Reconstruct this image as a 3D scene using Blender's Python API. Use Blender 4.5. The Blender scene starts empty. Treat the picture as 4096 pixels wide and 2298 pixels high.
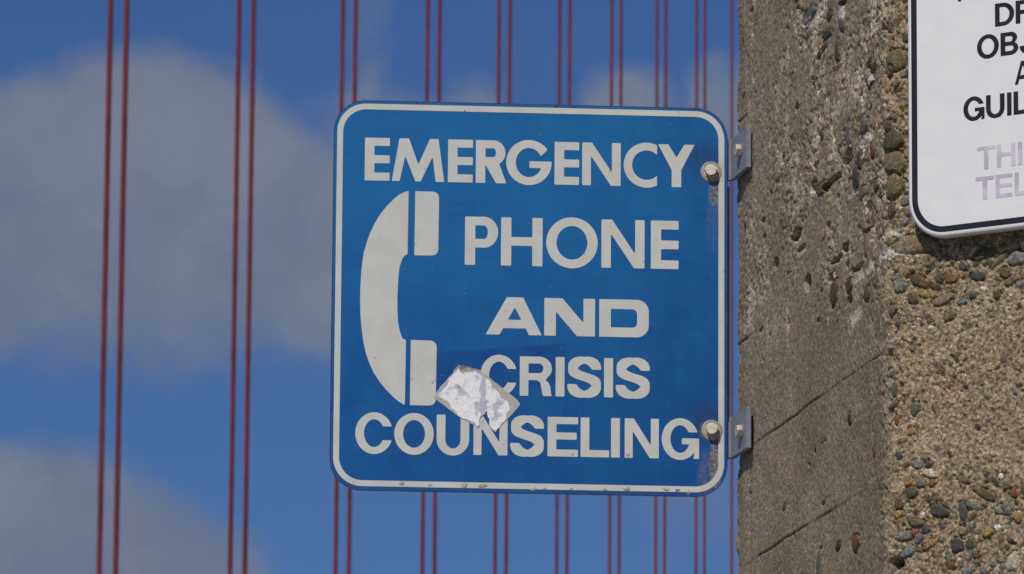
import bpy, bmesh, math, random
import numpy as np
from mathutils import Matrix, Vector

# ------------------------------------------------------------------ camera, sky, sun, exposure
S = bpy.context.scene
COL = S.collection
PITCH, ROLL, FPX = 11.31, 0.419, 24780.0
cam_d = bpy.data.cameras.new('camera')
cam = bpy.data.objects.new('camera', cam_d)
COL.objects.link(cam)
CAM_M = Matrix.Translation((0, 0, 1.6)) @ Matrix.Rotation(math.radians(90 + PITCH), 4, 'X') @ Matrix.Rotation(math.radians(ROLL), 4, 'Z')
cam.matrix_world = CAM_M
cam_d.sensor_width = 36.0
cam_d.lens = 36.0 * FPX / 4096
cam_d.clip_start = 0.1
cam_d.clip_end = 5000
cam_d.dof.use_dof = True
cam_d.dof.focus_distance = 7.0
cam_d.dof.aperture_fstop = 46
S.camera = cam
S.view_settings.view_transform = 'Standard'
S.view_settings.look = 'None'
S.view_settings.exposure = 0
S.view_settings.gamma = 1

SUN_AZ, SUN_EL = math.radians(-160), math.radians(47)
sun_dir = Vector((math.sin(SUN_AZ) * math.cos(SUN_EL), math.cos(SUN_AZ) * math.cos(SUN_EL), math.sin(SUN_EL)))
sd = bpy.data.lights.new('sun', 'SUN')
sd.energy = 3.15
sd.angle = math.radians(0.5)
sd.color = (1.0, 0.955, 0.90)
sun = bpy.data.objects.new('sun', sd)
sun.rotation_euler = sun_dir.to_track_quat('Z', 'Y').to_euler()
COL.objects.link(sun)


class NT:
    """small helper to wire shader nodes"""
    def __init__(s, tree):
        s.t = tree
        tree.nodes.clear()

    def n(s, kind, ins=None, **kw):
        nd = s.t.nodes.new('ShaderNode' + kind)
        for k, v in kw.items():
            setattr(nd, k, v)
        for k, v in (ins or {}).items():
            sock = nd.inputs[k]
            if isinstance(v, bpy.types.NodeSocket):
                s.t.links.new(v, sock)
            elif isinstance(v, bpy.types.Node):
                s.t.links.new(v.outputs[0], sock)
            else:
                sock.default_value = v
        return nd

    def m(s, op, a, b=None, c=None, clamp=False):
        nd = s.t.nodes.new('ShaderNodeMath')
        nd.operation = op
        nd.use_clamp = clamp
        for i, v in enumerate((a, b, c)):
            if v is None:
                continue
            if isinstance(v, (int, float)):
                nd.inputs[i].default_value = v
            else:
                s.t.links.new(v.outputs[0] if isinstance(v, bpy.types.Node) else v, nd.inputs[i])
        return nd.outputs[0]

    def mix(s, fac, a, b, blend='MIX'):
        nd = s.t.nodes.new('ShaderNodeMix')
        nd.data_type = 'RGBA'
        nd.blend_type = blend
        for i, v in ((0, fac), (6, a), (7, b)):
            if isinstance(v, (bpy.types.NodeSocket, bpy.types.Node)):
                s.t.links.new(v.outputs[0] if isinstance(v, bpy.types.Node) else v, nd.inputs[i])
            elif i == 0:
                nd.inputs[0].default_value = v
            else:
                nd.inputs[i].default_value = (*v, 1)
        return nd.outputs[2]

    def ss(s, x, lo, hi, a=0.0, b=1.0):
        nd = s.n('MapRange', {1: lo, 2: hi, 3: a, 4: b}, interpolation_type='SMOOTHSTEP')
        s.t.links.new(x.outputs[0] if isinstance(x, bpy.types.Node) else x, nd.inputs[0])
        return nd.outputs[0]


def vdot(nt, vec, c):
    nd = nt.n('VectorMath', {0: vec, 1: c}, operation='DOT_PRODUCT')
    return nd.outputs['Value']


world = bpy.data.worlds.new('World')
S.world = world
world.use_nodes = True
w = NT(world.node_tree)
sky = w.n('TexSky', sky_type='NISHITA', sun_disc=False, sun_elevation=SUN_EL, sun_rotation=SUN_AZ,
          altitude=50, air_density=1.0, dust_density=0.35, ozone_density=3.0)
# clouds stand at fixed compass directions: heading and height (degrees) around due north
gen = w.n('TexCoord').outputs['Generated']
sep = w.n('SeparateXYZ', {0: gen})
az = w.m('MULTIPLY', w.m('ARCTAN2', sep.outputs[0], sep.outputs[1]), 180 / math.pi)
el = w.m('MULTIPLY', w.m('ARCSINE', sep.outputs[2]), 180 / math.pi)
ae = w.n('CombineXYZ', {0: az, 1: el, 2: 0.0}).outputs[0]
nz1 = w.n('TexNoise', {'Vector': ae, 'Scale': 0.55, 'Detail': 7.0, 'Roughness': 0.55}).outputs['Color']
nz2 = w.n('TexNoise', {'Vector': ae, 'Scale': 2.2, 'Detail': 5.0, 'Roughness': 0.6}).outputs['Color']
off = w.n('VectorMath', {0: nz1, 1: (0.5, 0.5, 0.5)}, operation='SUBTRACT').outputs[0]
off = w.n('VectorMath', {0: off, 1: (.62, .55, 0)}, operation='MULTIPLY').outputs[0]
off2 = w.n('VectorMath', {0: nz2, 1: (0.5, 0.5, 0.5)}, operation='SUBTRACT').outputs[0]
off2 = w.n('VectorMath', {0: off2, 1: (0.22, 0.22, 0)}, operation='MULTIPLY').outputs[0]
aew = w.n('VectorMath', {0: ae, 1: off}, operation='ADD').outputs[0]
aew = w.n('VectorMath', {0: aew, 1: off2}, operation='ADD').outputs[0]
# (heading, height, half width, half height, softness, density)
CLOUDS = [(-3.55, 12.15, 1.75, 1.35, 0.35, 1.0), (-5.05, 11.85, 1.35, 1.35, 0.45, 1.0), (-2.0, 11.75, 1.6, 1.0, 0.55, .95),
          (-3.5, 11.1, 3.2, 0.75, 0.95, .75), (-0.6, 11.5, 2.6, 0.9, 0.9, .6),
          (-4.75, 8.65, 2.1, 1.2, 0.4, 1.0), (-3.3, 8.45, 1.15, 0.95, 0.5, .9),
          (-0.36, 12.93, 0.36, 0.42, 0.9, .85), (-0.8, 12.8, 0.4, 0.3, 0.9, .7), (1.05, 12.93, 0.48, 0.42, 0.9, .85), (2.02, 12.95, 0.45, 0.48, 0.9, .85),
          (-1.38, 13.6, 0.28, 0.8, 1.0, .32), (-1.45, 12.85, .6, .4, 1.0, .42), (1.9, 9.3, .8, .8, 1.0, .3), (6.5, 11.0, 2.5, 1.2, .7, .9), (-9.5, 12.0, 3.0, 1.2, .7, .9), (-12, 17, 4, 1.5, .6, .9),
          (9, 18, 4, 1.4, .6, .9), (14, 13, 3, 1.5, .6, .9), (-18, 12, 4, 2, .6, .9)]
acc = None
for (ca, ce, ra, re, so, de) in CLOUDS:
    d = w.n('VectorMath', {0: aew, 1: (ca, ce, 0)}, operation='SUBTRACT').outputs[0]
    d = w.n('VectorMath', {0: d, 1: (1 / ra, 1 / re, 0)}, operation='MULTIPLY').outputs[0]
    ln = w.n('VectorMath', {0: d}, operation='LENGTH').outputs['Value']
    f = w.ss(ln, 1.0 - so * 0.75, 1.0 + so * 0.25, de, 0.0)
    inv = w.m('SUBTRACT', 1.0, f)
    acc = inv if acc is None else w.m('MULTIPLY', acc, inv)
mask = w.m('SUBTRACT', 1.0, acc)
fine = w.n('TexNoise', {'Vector': aew, 'Scale': 1.5, 'Detail': 7.0, 'Roughness': 0.58}).outputs[0]
edge = w.m('MULTIPLY', w.m('MULTIPLY', mask, w.m('SUBTRACT', 1.0, mask)), 4.0)
mask = w.m('ADD', mask, w.m('MULTIPLY', w.m('MULTIPLY', w.m('SUBTRACT', fine, .5), 1.25), w.m('ADD', edge, .10)), clamp=True)
big = w.n('TexNoise', {'Vector': ae, 'Scale': 0.9, 'Detail': 4.0, 'Roughness': 0.5}).outputs[0]
big2 = w.n('TexNoise', {'Vector': aew, 'Scale': 2.4, 'Detail': 6.0, 'Roughness': 0.55}).outputs[0]
lum = w.m('ADD', w.m('MULTIPLY', big, .78), w.m('MULTIPLY', big2, .22))
# the tops of the clouds catch the sun, their bases are in shade
lum = w.m('ADD', lum, w.ss(el, 10.6, 13.0, -.06, .06))
ccol = w.mix(w.ss(lum, 0.36, 0.64), (2.55, 3.10, 4.45), (3.30, 3.78, 4.85))
skyc = w.mix(1.0, sky.outputs[0], (0.375, 0.565, 0.93), 'MULTIPLY')
allc = w.mix(w.m('MULTIPLY', mask, 0.93), skyc, ccol)
bg = w.n('Background', {'Color': allc, 'Strength': 0.057})
wo = w.n('OutputWorld', {'Surface': bg.outputs[0]})

# ------------------------------------------------------------------ helpers
R3 = CAM_M.to_3x3()
EYE = Vector((0, 0, 1.6))


def ray(px, py):
    return R3 @ Vector(((px - 2048) / FPX, -(py - 1149) / FPX, -1.0))


class Frame:
    """a vertical plane: origin, right (seen from outside), up, outward normal"""
    def __init__(s, origin, right_az):
        a = math.radians(right_az)
        s.r = Vector((math.sin(a), math.cos(a), 0))
        s.u = Vector((0, 0, 1))
        s.n = s.r.cross(s.u)
        s.o = Vector(origin)

    def at(s, px, py):
        d = ray(px, py)
        k = (s.o - EYE).dot(s.n) / d.dot(s.n)
        q = EYE + d * k - s.o
        return (q.dot(s.r), q.z)

    def world(s, a, z, h=0.0):
        return s.o + s.r * a + s.u * z + s.n * h

    def shifted(s, h):
        f = Frame(s.o + s.n * h, 0)
        f.r, f.n = s.r, s.n
        return f

    def matrix(s):
        m = Matrix((s.r, s.u, s.n)).transposed().to_4x4()
        m.translation = s.o
        return m


def tag(o, label, cat, group=None, kind=None):
    if label:
        o['label'] = label
    if cat:
        o['category'] = cat
    if group:
        o['group'] = group
    if kind:
        o['kind'] = kind
    return o


def empty(name, matrix):
    o = bpy.data.objects.new(name, None)
    o.empty_display_size = 0.05
    COL.objects.link(o)
    o.matrix_world = matrix
    return o


def link(name, me, mat=None, parent=None, smooth=False, local=None):
    o = bpy.data.objects.new(name, me)
    COL.objects.link(o)
    if mat is not None:
        me.materials.append(mat)
    if parent is not None:
        o.parent = parent
    if local is not None:
        o.matrix_local = local
    if smooth:
        for p in me.polygons:
            p.use_smooth = True
    return o


def bm_mesh(name, bm):
    me = bpy.data.meshes.new(name)
    bmesh.ops.recalc_face_normals(bm, faces=bm.faces)
    bm.to_mesh(me)
    bm.free()
    return me


def rounded_rect(x0, x1, y0, y1, r, n=14):
    pts = []
    for cx, cy, a0 in ((x1 - r, y1 - r, 0), (x0 + r, y1 - r, 90), (x0 + r, y0 + r, 180), (x1 - r, y0 + r, 270)):
        for i in range(n + 1):
            a = math.radians(a0 + 90 * i / n)
            pts.append((cx + r * math.cos(a), cy + r * math.sin(a)))
    return pts


def fill_shape(name, loops, thick, z=0.0):
    """flat plate of the given outline loops (inner loops are holes), thick along local z, back at z"""
    cu = bpy.data.curves.new(name, 'CURVE')
    cu.dimensions = '2D'
    cu.fill_mode = 'BOTH'
    cu.extrude = thick / 2
    for L in loops:
        sp = cu.splines.new('POLY')
        sp.points.add(len(L) - 1)
        for p, (x, y) in zip(sp.points, L):
            p.co = (x, y, 0, 1)
        sp.use_cyclic_u = True
    ob = bpy.data.objects.new(name, cu)
    COL.objects.link(ob)
    dg = bpy.context.evaluated_depsgraph_get()
    me = bpy.data.meshes.new_from_object(ob.evaluated_get(dg))
    bpy.data.objects.remove(ob)
    bpy.data.curves.remove(cu)
    me.transform(Matrix.Translation((0, 0, z + thick / 2)))
    me.name = name
    me.materials.clear()
    return me


def join_meshes(name, meshes):
    bm = bmesh.new()
    for m in meshes:
        bm.from_mesh(m)
    me = bpy.data.meshes.new(name)
    bm.to_mesh(me)
    bm.free()
    return me


def soften(pts, r, n=3):
    """round the sharp corners of a polygon by radius about r"""
    out = []
    N = len(pts)
    for i in range(N):
        p = Vector(pts[i]); a = Vector(pts[i - 1]); b = Vector(pts[(i + 1) % N])
        da, db = a - p, b - p
        la, lb = da.length, db.length
        if la < 1e-9 or lb < 1e-9:
            continue
        ang = da.angle(db)
        if ang > math.radians(150) or min(la, lb) < r * 1.2:
            out.append(tuple(p))
            continue
        t = min(r / math.tan(ang / 2), la * .45, lb * .45)
        p0, p1 = p + da / la * t, p + db / lb * t
        for k in range(n + 1):
            q = k / n
            out.append(tuple(p0 * (1 - q) ** 2 + p * 2 * q * (1 - q) + p1 * q * q))
    return out


def arc(cx, cy, rx, ry, a0, a1, n=28):
    return [(cx + rx * math.cos(math.radians(a0 + (a1 - a0) * i / n)), cy + ry * math.sin(math.radians(a0 + (a1 - a0) * i / n))) for i in range(n + 1)]


# ------------------------------------------------------------------ letters: (loops) inside the box x0..x1, y0..y1
def glyph(ch, x0, x1, y0, y1, t, style):
    W, H = x1 - x0, y1 - y0
    th = t * {'geo': .86, 'ext': .84, 'grot': .82, 'thin': .78}[style]
    r = H * 0.018
    P = lambda pts: soften([(x0 + a, y0 + b) for a, b in pts], r)
    if ch == 'E':
        m0 = H * .5 - th * .5 + H * (.02 if style != 'geo' else -.0)
        k = W if style == 'geo' else W * .955
        return [P([(0, 0), (W, 0), (W, th), (t, th), (t, m0), (k, m0), (k, m0 + th), (t, m0 + th), (t, H - th), (W, H - th), (W, H), (0, H)])]
    if ch == 'L':
        return [P([(0, 0), (W, 0), (W, th), (t, th), (t, H), (0, H)])]
    if ch == 'I':
        return [P([(0, 0), (W, 0), (W, H), (0, H)])]
    if ch == 'T':
        return [P([(W / 2 - t / 2, 0), (W / 2 + t / 2, 0), (W / 2 + t / 2, H - th), (W, H - th), (W, H), (0, H), (0, H - th), (W / 2 - t / 2, H - th)])]
    if ch == 'H':
        b = H * .415 if style == 'geo' else H * .46
        return [P([(0, 0), (t, 0), (t, b), (W - t, b), (W - t, 0), (W, 0), (W, H), (W - t, H), (W - t, b + th), (t, b + th), (t, H), (0, H)])]
    if ch == 'N':
        d = t * 1.03 if style != 'ext' else t * 1.55
        s = (t * .92) if style != 'ext' else t
        # the diagonal meets the stems where its edges cross their inner sides
        k = H / (W - d)
        return [P([(0, 0), (s, 0), (s, H - (s) * 0 - k * (s)), (W - d, 0), (W, 0), (W, H), (W - s, H), (W - s, k * (s)), (d, H), (0, H)])]
    if ch == 'M':
        f = [(0, 0), (.150, 0), (.253, .59), (.452, 0), (.552, 0), (.775, .585), (.838, 0), (1, 0), (.885, 1), (.722, 1), (.505, .395), (.322, 1), (.140, 1)]
        return [P([(a * W, b * H) for a, b in f])]
    if ch == 'Y':
        c = W * .505
        j = H * .40
        return [P([(c - t / 2, 0), (c + t / 2, 0), (c + t / 2, j), (W, H), (W - t * 1.08, H), (c, j + H * .295), (t * 1.08, H), (0, H), (c - t / 2, j)])]
    if ch == 'A':
        if style == 'ext':
            f = [(0, 0), (.245, 0), (.315, .175), (.715, .175), (.77, 0), (1, 0), (.665, 1), (.375, 1)]
            g = [(.395, .40), (.635, .40), (.517, .735)]
        else:
            f = [(0, 0), (.20, 0), (.275, .22), (.725, .22), (.80, 0), (1, 0), (.61, 1), (.39, 1)]
            g = [(.33, .385), (.67, .385), (.5, .84)]
        return [P([(a * W, b * H) for a, b in f]), P([(a * W, b * H) for a, b in g])]
    if ch == 'W':
        q = W / 2
        return [P([(q * .5 - t * .5, 0), (q * .5 + t * .5, 0), (q, H * .72), (q * 1.5 - t * .5, 0), (q * 1.5 + t * .5, 0), (W, H), (W - t, H), (q * 1.5, H * .32), (q + t * .5, H), (q - t * .5, H), (q * .5, H * .32), (t, H), (0, H)])]
    if ch == 'V':
        return [P([(W / 2 - t * .5, 0), (W / 2 + t * .5, 0), (W, H), (W - t * 1.05, H), (W / 2, H * .3), (t * 1.05, H), (0, H)])]
    if ch == 'U':
        ro, ry = W / 2, H * .40
        pts = [(0, H), (0, ry)] + arc(W / 2, ry, ro, ry, 180, 360, 24)[1:] + [(W, H), (W - t, H), (W - t, ry)]
        pts += arc(W / 2, ry, ro - t, ry - th, 360, 180, 24)[1:] + [(t, H)]
        return [P(pts)]
    if ch == 'J':
        ry = H * .34
        pts = [(0, ry)] + arc(W / 2, ry, W / 2, ry, 180, 360, 20)[1:] + [(W, H), (W - t, H), (W - t, ry)] + arc(W / 2, ry, W / 2 - t, ry - th, 360, 180, 16)[1:]
        return [P(pts)]
    if ch == 'O':
        return [[(x0 + a, y0 + b) for a, b in arc(W / 2, H / 2, W / 2, H / 2, 0, 360, 56)[:-1]],
                [(x0 + a, y0 + b) for a, b in arc(W / 2, H / 2, W / 2 - t, H / 2 - th, 0, 360, 56)[:-1]]]
    if ch == 'D':
        if style == 'ext':
            o = rounded_rect(-W * .5, W, 0, H, H * .32)
            o = [(max(0, a), b) for a, b in o]
            o = [p for i, p in enumerate(o) if i == 0 or p != o[i - 1]]
            rr = rounded_rect(-W * .5, W - t, th, H - th, H * .13)
            rr = [(max(t, a), b) for a, b in rr]
            rr = [p for i, p in enumerate(rr) if i == 0 or p != rr[i - 1]]
            return [P(o), P(rr)]
        k = W * .42
        o = [(0, 0), (k, 0)] + arc(k, H / 2, W - k, H / 2, -90, 90, 24)[1:] + [(0, H)]
        i = [(t, th), (k, th)] + arc(k, H / 2, W - k - t, H / 2 - th, -90, 90, 24)[1:] + [(t, H - th)]
        return [P(o), P(i)]
    if ch in 'PR':
        bh = H * (.36 if ch == 'P' else (.42 if style == 'geo' else .40))
        k = W * (.58 if style == 'geo' else .6)
        bw = W if ch == 'P' else W * (.965 if style == 'geo' else 1.0)
        cy = (bh + H) / 2
        ry = (H - bh) / 2
        hole = [(t, bh + th), (k, bh + th)] + arc(k, cy, bw - k - t, ry - th, -90, 90, 18)[1:] + [(t, H - th)]
        if ch == 'P':
            o = [(0, 0), (t, 0), (t, bh), (k, bh)] + arc(k, cy, bw - k, ry, -90, 90, 20)[1:] + [(0, H)]
        elif style == 'geo':
            a = arc(k, cy, bw - k, ry, -62, 90, 20)
            o = [(0, 0), (t, 0), (t, bh), (t * 1.03, bh), (W - t * 1.08, 0), (W, 0)] + a + [(0, H)]
        else:
            a = arc(k, cy, bw - k, ry, -62, 90, 20)
            o = [(0, 0), (t, 0), (t, bh), (W * .52, bh), (W * .635, bh - H * .05), (W * .66, bh - H * .14), (W * .70, H * .08), (W * .735, 0), (W, 0),
                 (W * .975, H * .08), (W * .95, H * .24), (W * .90, H * .34), (W * .80, H * .405)] + a[2:] + [(0, H)]
        return [P(o), P(hole)]
    if ch == 'B':
        k = W * .56
        b = H * .49
        o = [(0, 0), (k, 0)] + arc(k, (b + th * .5) / 2, W - k, (b + th * .5) / 2, -90, 62, 16)[1:] + arc(k, (b + H) / 2, W * .94 - k, (H - b) / 2, -55, 90, 16) + [(0, H)]
        h1 = [(t, th), (k, th)] + arc(k, (th + b - th * .45) / 2, W - k - t, (b - th * 1.45) / 2, -90, 90, 12)[1:] + [(t, b - th * .45)]
        h2 = [(t, b + th * .55), (k, b + th * .55)] + arc(k, (b + th * .55 + H - th) / 2, W * .94 - k - t, (H - b - th * 1.55) / 2, -90, 90, 12)[1:] + [(t, H - th)]
        return [P(o), P(h1), P(h2)]
    if ch == 'C':
        if style == 'geo':
            ro = H / 2
            cx = ro
            dx = W - cx
            ri, rj = ro - t * .98, ro - th * .98
            a0 = math.degrees(math.acos(min(1, dx / ro)))
            a1 = math.degrees(math.acos(min(1, dx / (ri + t * .1))))
            o = arc(cx, H / 2, ro, H / 2, a0, 360 - a0, 50)
            i = arc(cx, H / 2, ri + t * .1, rj, 360 - a1, a1, 50)
            return [P(o + i)]
        yt = H * .165
        o = arc(W / 2, H / 2, W / 2, H / 2, math.degrees(math.asin(yt / (H / 2))), 360 - math.degrees(math.asin(yt / (H / 2))), 50)
        ai = math.degrees(math.asin(yt / (H / 2 - th)))
        i = arc(W / 2, H / 2, W / 2 - t, H / 2 - th, 360 - ai, ai, 50)
        return [P(o + i)]
    if ch == 'G':
        if style == 'geo':
            o = arc(W / 2, H / 2, W / 2, H / 2, 35, 363.5, 60)
            bt, bb = H / 2 + H * .03, H / 2 - th * .42 * 2 + H * .03
            ri, rj = W / 2 - t, H / 2 - th
            s = (bb - H / 2) / rj
            a = -math.degrees(math.asin(-s))
            i = arc(W / 2, H / 2, ri, rj, 360 + a, 27, 50)
            return [P(o + [(W / 2 + W * .01, bt), (W / 2 + W * .01, bb)] + i)]
        cw = W * .985
        yt = H * .165
        o = arc(cw / 2, H / 2, cw / 2, H / 2, math.degrees(math.asin(yt / (H / 2))), 322, 50)
        ai = math.degrees(math.asin(yt / (H / 2 - th)))
        bt, bb = H * .52, H * .52 - th * .85
        i = arc(cw / 2, H / 2, cw / 2 - t, H / 2 - th, 360 + math.degrees(math.asin((bb - H / 2) / (H / 2 - th))), ai, 50)
        sp = [(W * .845, H * .03), (W, H * .03), (W, bt), (W * .54, bt), (W * .54, bb)]
        return [P(o + sp + i)]
    if ch == 'S':
        t, th = t * .95, th * .95
        ix, iy = t / 2, th / 2
        bx_, by_, wx, hy = ix, iy, W - 2 * ix, H - 2 * iy
        q = []
        for k in range(25):
            a = math.radians(-8 + (222 + 8) * k / 24)
            q.append((.5 + .485 * math.cos(a), .752 + .248 * math.sin(a)))
        lo = []
        for k in range(25):
            a = math.radians(42 - (42 + 188) * k / 24)
            lo.append((.5 + .5 * math.cos(a), .262 + .262 * math.sin(a)))
        A_, B_ = q[-1], lo[0]
        mid = [(A_[0] + (B_[0] - A_[0]) * k / 7, A_[1] + (B_[1] - A_[1]) * k / 7) for k in range(1, 7)]
        q = q + mid + lo
        for it in range(8):
            q = [q[0]] + [((q[k - 1][0] + 2 * q[k][0] + q[k + 1][0]) / 4, (q[k - 1][1] + 2 * q[k][1] + q[k + 1][1]) / 4) for k in range(1, len(q) - 1)] + [q[-1]]
        q = [Vector((bx_ + a * wx, by_ + b * hy)) for a, b in q]
        Lf, Rt = [], []
        for k in range(len(q)):
            d = (q[min(k + 1, len(q) - 1)] - q[max(k - 1, 0)])
            if k == 0 or k == len(q) - 1:
                d = Vector((0, d.y, 0)).to_2d() if abs(d.y) > abs(d.x) else d
            d = d.normalized()
            nrm = Vector((-d.y, d.x))
            wd = abs(nrm.x) * t + abs(nrm.y) * th
            Lf.append(tuple(q[k] + nrm * wd / 2))
            Rt.append(tuple(q[k] - nrm * wd / 2))
        return [P(Lf + Rt[::-1])]
    return []


# ------------------------------------------------------------------ materials
def material(name):
    m = bpy.data.materials.new(name)
    m.use_nodes = True
    nt = NT(m.node_tree)
    return m, nt


def finish(nt, color, rough=0.5, metal=0.0, bump=None, bstr=0.2, bdist=0.001, spec=0.5, coat=0.0):
    ins = {'Base Color': color if not isinstance(color, tuple) else (*color, 1), 'Roughness': rough, 'Metallic': metal, 'Specular IOR Level': spec, 'Coat Weight': coat}
    b = nt.n('BsdfPrincipled', ins)
    if bump is not None:
        bp = nt.n('Bump', {'Strength': bstr, 'Distance': bdist, 'Height': bump})
        nt.t.links.new(bp.outputs[0], b.inputs['Normal'])
    nt.n('OutputMaterial', {'Surface': b.outputs[0]})


def obj_coord(nt):
    return nt.n('TexCoord').outputs['Object']


def noise(nt, vec, scale, detail=4.0, rough=0.55):
    return nt.n('TexNoise', {'Vector': vec, 'Scale': scale, 'Detail': detail, 'Roughness': rough}).outputs[0]


def disc(nt, vec, c, sx, sy, r0, r1):
    """1 inside an ellipse round c, fading to 0"""
    d = nt.n('VectorMath', {0: vec, 1: (c[0], c[1], 0)}, operation='SUBTRACT').outputs[0]
    d = nt.n('VectorMath', {0: d, 1: (1 / sx, 1 / sy, 0)}, operation='MULTIPLY').outputs[0]
    return nt.ss(nt.n('VectorMath', {0: d}, operation='LENGTH').outputs['Value'], r0, r1, 1.0, 0.0)


# ------------------------------------------------------------------ geometry frames
SIGN_AZ = 86.0
D_SIGN = 7.17
p_edge = EYE + ray(2908, 1200) * D_SIGN
fs0 = Frame(p_edge, SIGN_AZ)
# centre of the blue sign
c4 = [fs0.at(1338.96, 398.1), fs0.at(2906.2, 439.7), fs0.at(2910.4, 1987.8), fs0.at(1319.4, 1958.9)]
cx = sum(c[0] for c in c4) / 4
cz = sum(c[1] for c in c4) / 4
FS = Frame(fs0.world(cx, cz), SIGN_AZ)      # blue sign front
SW = SH = 0.4585                             # 18 inch square
# bracket leg plane and pillar face: az +168 (nearer to the right)
F1_AZ, F2_AZ = 168.0, 123.0
bend = fs0.shifted(-0.004)
b2 = bend.at(2924, 1200)
LEG = Frame(bend.world(b2[0], 0), F1_AZ)     # inner surface of the bracket legs
FACE1 = LEG.shifted(-0.0095)
s_, z_ = FACE1.at(2941, 1200)
FACE1.o = FACE1.world(s_, 0)                 # far edge of the face
s_, z_ = FACE1.at(3543, 1200)
W1 = s_
FACE2 = Frame(FACE1.world(W1, 0), F2_AZ)
W2 = 0.62
Z0 = FACE1.o.z

# ------------------------------------------------------------------ concrete pillar
rng = np.random.default_rng(7)


def vnoise(x, y, seed, period=None):
    """smooth value noise on arrays"""
    xi = np.floor(x).astype(np.int64)
    yi = np.floor(y).astype(np.int64)
    fx, fy = x - xi, y - yi
    fx = fx * fx * (3 - 2 * fx)
    fy = fy * fy * (3 - 2 * fy)

    def h(a, b):
        v = (a * 374761393 + b * 668265263 + seed * 974634777) & 0x7fffffff
        v = ((v ^ (v >> 13)) * 1274126177) & 0x7fffffff
        v = v ^ (v >> 16)
        return (v & 0xffff) / 65535.0
    return (h(xi, yi) * (1 - fx) + h(xi + 1, yi) * fx) * (1 - fy) + (h(xi, yi + 1) * (1 - fx) + h(xi + 1, yi + 1) * fx) * fy


def fbm(x, y, scale, seed, oct=4, gain=.5):
    v = 0
    a = 1.0
    tot = 0
    for o in range(oct):
        v = v + a * vnoise(x * scale * 2 ** o + 17.3 * o, y * scale * 2 ** o + 5.1 * o, seed + o * 31)
        tot += a
        a *= gain
    return v / tot


def sst(x, a, b):
    t = np.clip((x - a) / (b - a), 0, 1)
    return t * t * (3 - 2 * t)


# surface parameter s: <0 hidden rear face, 0..W1 face 1, W1..W1+W2 face 2
ss_ = np.concatenate([np.arange(-0.09, 0, .0022), np.arange(0, W1 - .06, .0021), np.arange(W1 - .06, W1 + .22, .00105), np.arange(W1 + .22, W1 + W2, .0025)])
zz_ = np.arange(-0.58, 0.50, .00115)
Sg, Zg = np.meshgrid(ss_, zz_)
# footprint with worn round corners
F0_AZ = F1_AZ + 45
dir0 = Frame((0, 0, 0), F0_AZ)


def base_xy(s):
    """footprint point and outward normal along the wall parameter"""
    P = np.zeros((len(s), 2)); N = np.zeros((len(s), 2))
    def lerp_normal(s):
        az = np.full(len(s), F1_AZ)
        az = F0_AZ + (F1_AZ - F0_AZ) * np.clip((s + .004) / .008, 0, 1)
        az = np.where(s > W1 / 2, F1_AZ + (F2_AZ - F1_AZ) * sst(s, W1 - .018, W1 + .018), az)
        return np.radians(az)
    fine = np.arange(-0.1, W1 + W2 + .01, .0005)
    a = lerp_normal(fine)
    X = np.concatenate([[0], np.cumsum(np.sin(a[:-1]) * .0005)])
    Y = np.concatenate([[0], np.cumsum(np.cos(a[:-1]) * .0005)])
    i0 = np.searchsorted(fine, W1 / 2)
    ref = FACE1.world(W1 / 2, 0)
    X += ref.x - X[i0]
    Y += ref.y - Y[i0]
    P[:, 0] = np.interp(s, fine, X); P[:, 1] = np.interp(s, fine, Y)
    a = lerp_normal(s)
    N[:, 0] = np.cos(a); N[:, 1] = -np.sin(a)
    return P, N


P2, N2 = base_xy(ss_)
on2 = sst(Sg, W1 - .012, W1 + .012)          # 0 on the board-marked face, 1 on the aggregate face
# --- texture zones (given in the photograph's pixels on each face)
zA = lambda x, y: FACE1.at(x, y)
z_cr1 = FACE2.at(3600, 1180)[1]              # lower limit of the coarse stones below the notice
z_cr2 = FACE2.at(3800, 1830)[1]              # coarse stones start again
u = Sg / W1
zt = Zg
# eroded zone of face 1: upper part and towards the corner
er = sst(zt, FACE1.at(3250, 1500)[1], FACE1.at(3250, 900)[1]) * (0.35 + .65 * sst(u + .3 * (fbm(Sg, Zg, 9, 3) - .5), .15, .75))
er = np.clip(er * (.25 + 1.5 * sst(fbm(Sg, Zg, 16, 11, 4), .38, .66)) + .22 * sst(u, .6, 1.), 0, 1)
H = np.zeros_like(Sg)
H += (fbm(Sg, Zg, 12, 21, 3) - .5) * .006
H += (fbm(Sg, Zg, 230, 22, 2, .7) - .5) * (.0010 + .0022 * er) * (1 - on2)
rough = np.abs(fbm(Sg, Zg, 55, 27, 3, .6) - .5) * 2
H -= er * (1 - on2) * (1 - sst(rough, .02, .2)) * .0016
# base albedo
g1 = np.stack([.272 + 0 * Sg, .220 + 0 * Sg, .143 + 0 * Sg], -1)
g2 = np.stack([.298 + 0 * Sg, .230 + 0 * Sg, .137 + 0 * Sg], -1)
lightp = sst(fbm(Sg, Zg, 30, 41, 5, .65), .50, .66) * np.clip(er * 1.3, 0, 1)
g1 = g1 * (1 + lightp[..., None] * np.array([.75, .82, .95]))
stain = sst(fbm(Sg, Zg, 10, 51, 4), .5, .75)
g1 = g1 * (1 - .16 * stain[..., None])
brn = np.exp(-((u - .94) / .10) ** 2) * sst(-zt, -.05, .22)
g1 = g1 * (1 - .14 * brn[..., None] * np.array([1., 1.03, 1.05]))
palegrey = sst(fbm(Sg, Zg, 22, 61, 4, .6), .5, .7)
g2 = g2 * (1 + palegrey[..., None] * np.array([.12, .16, .26]))
COLR = g1 * (1 - on2[..., None]) + g2 * on2[..., None]
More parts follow.
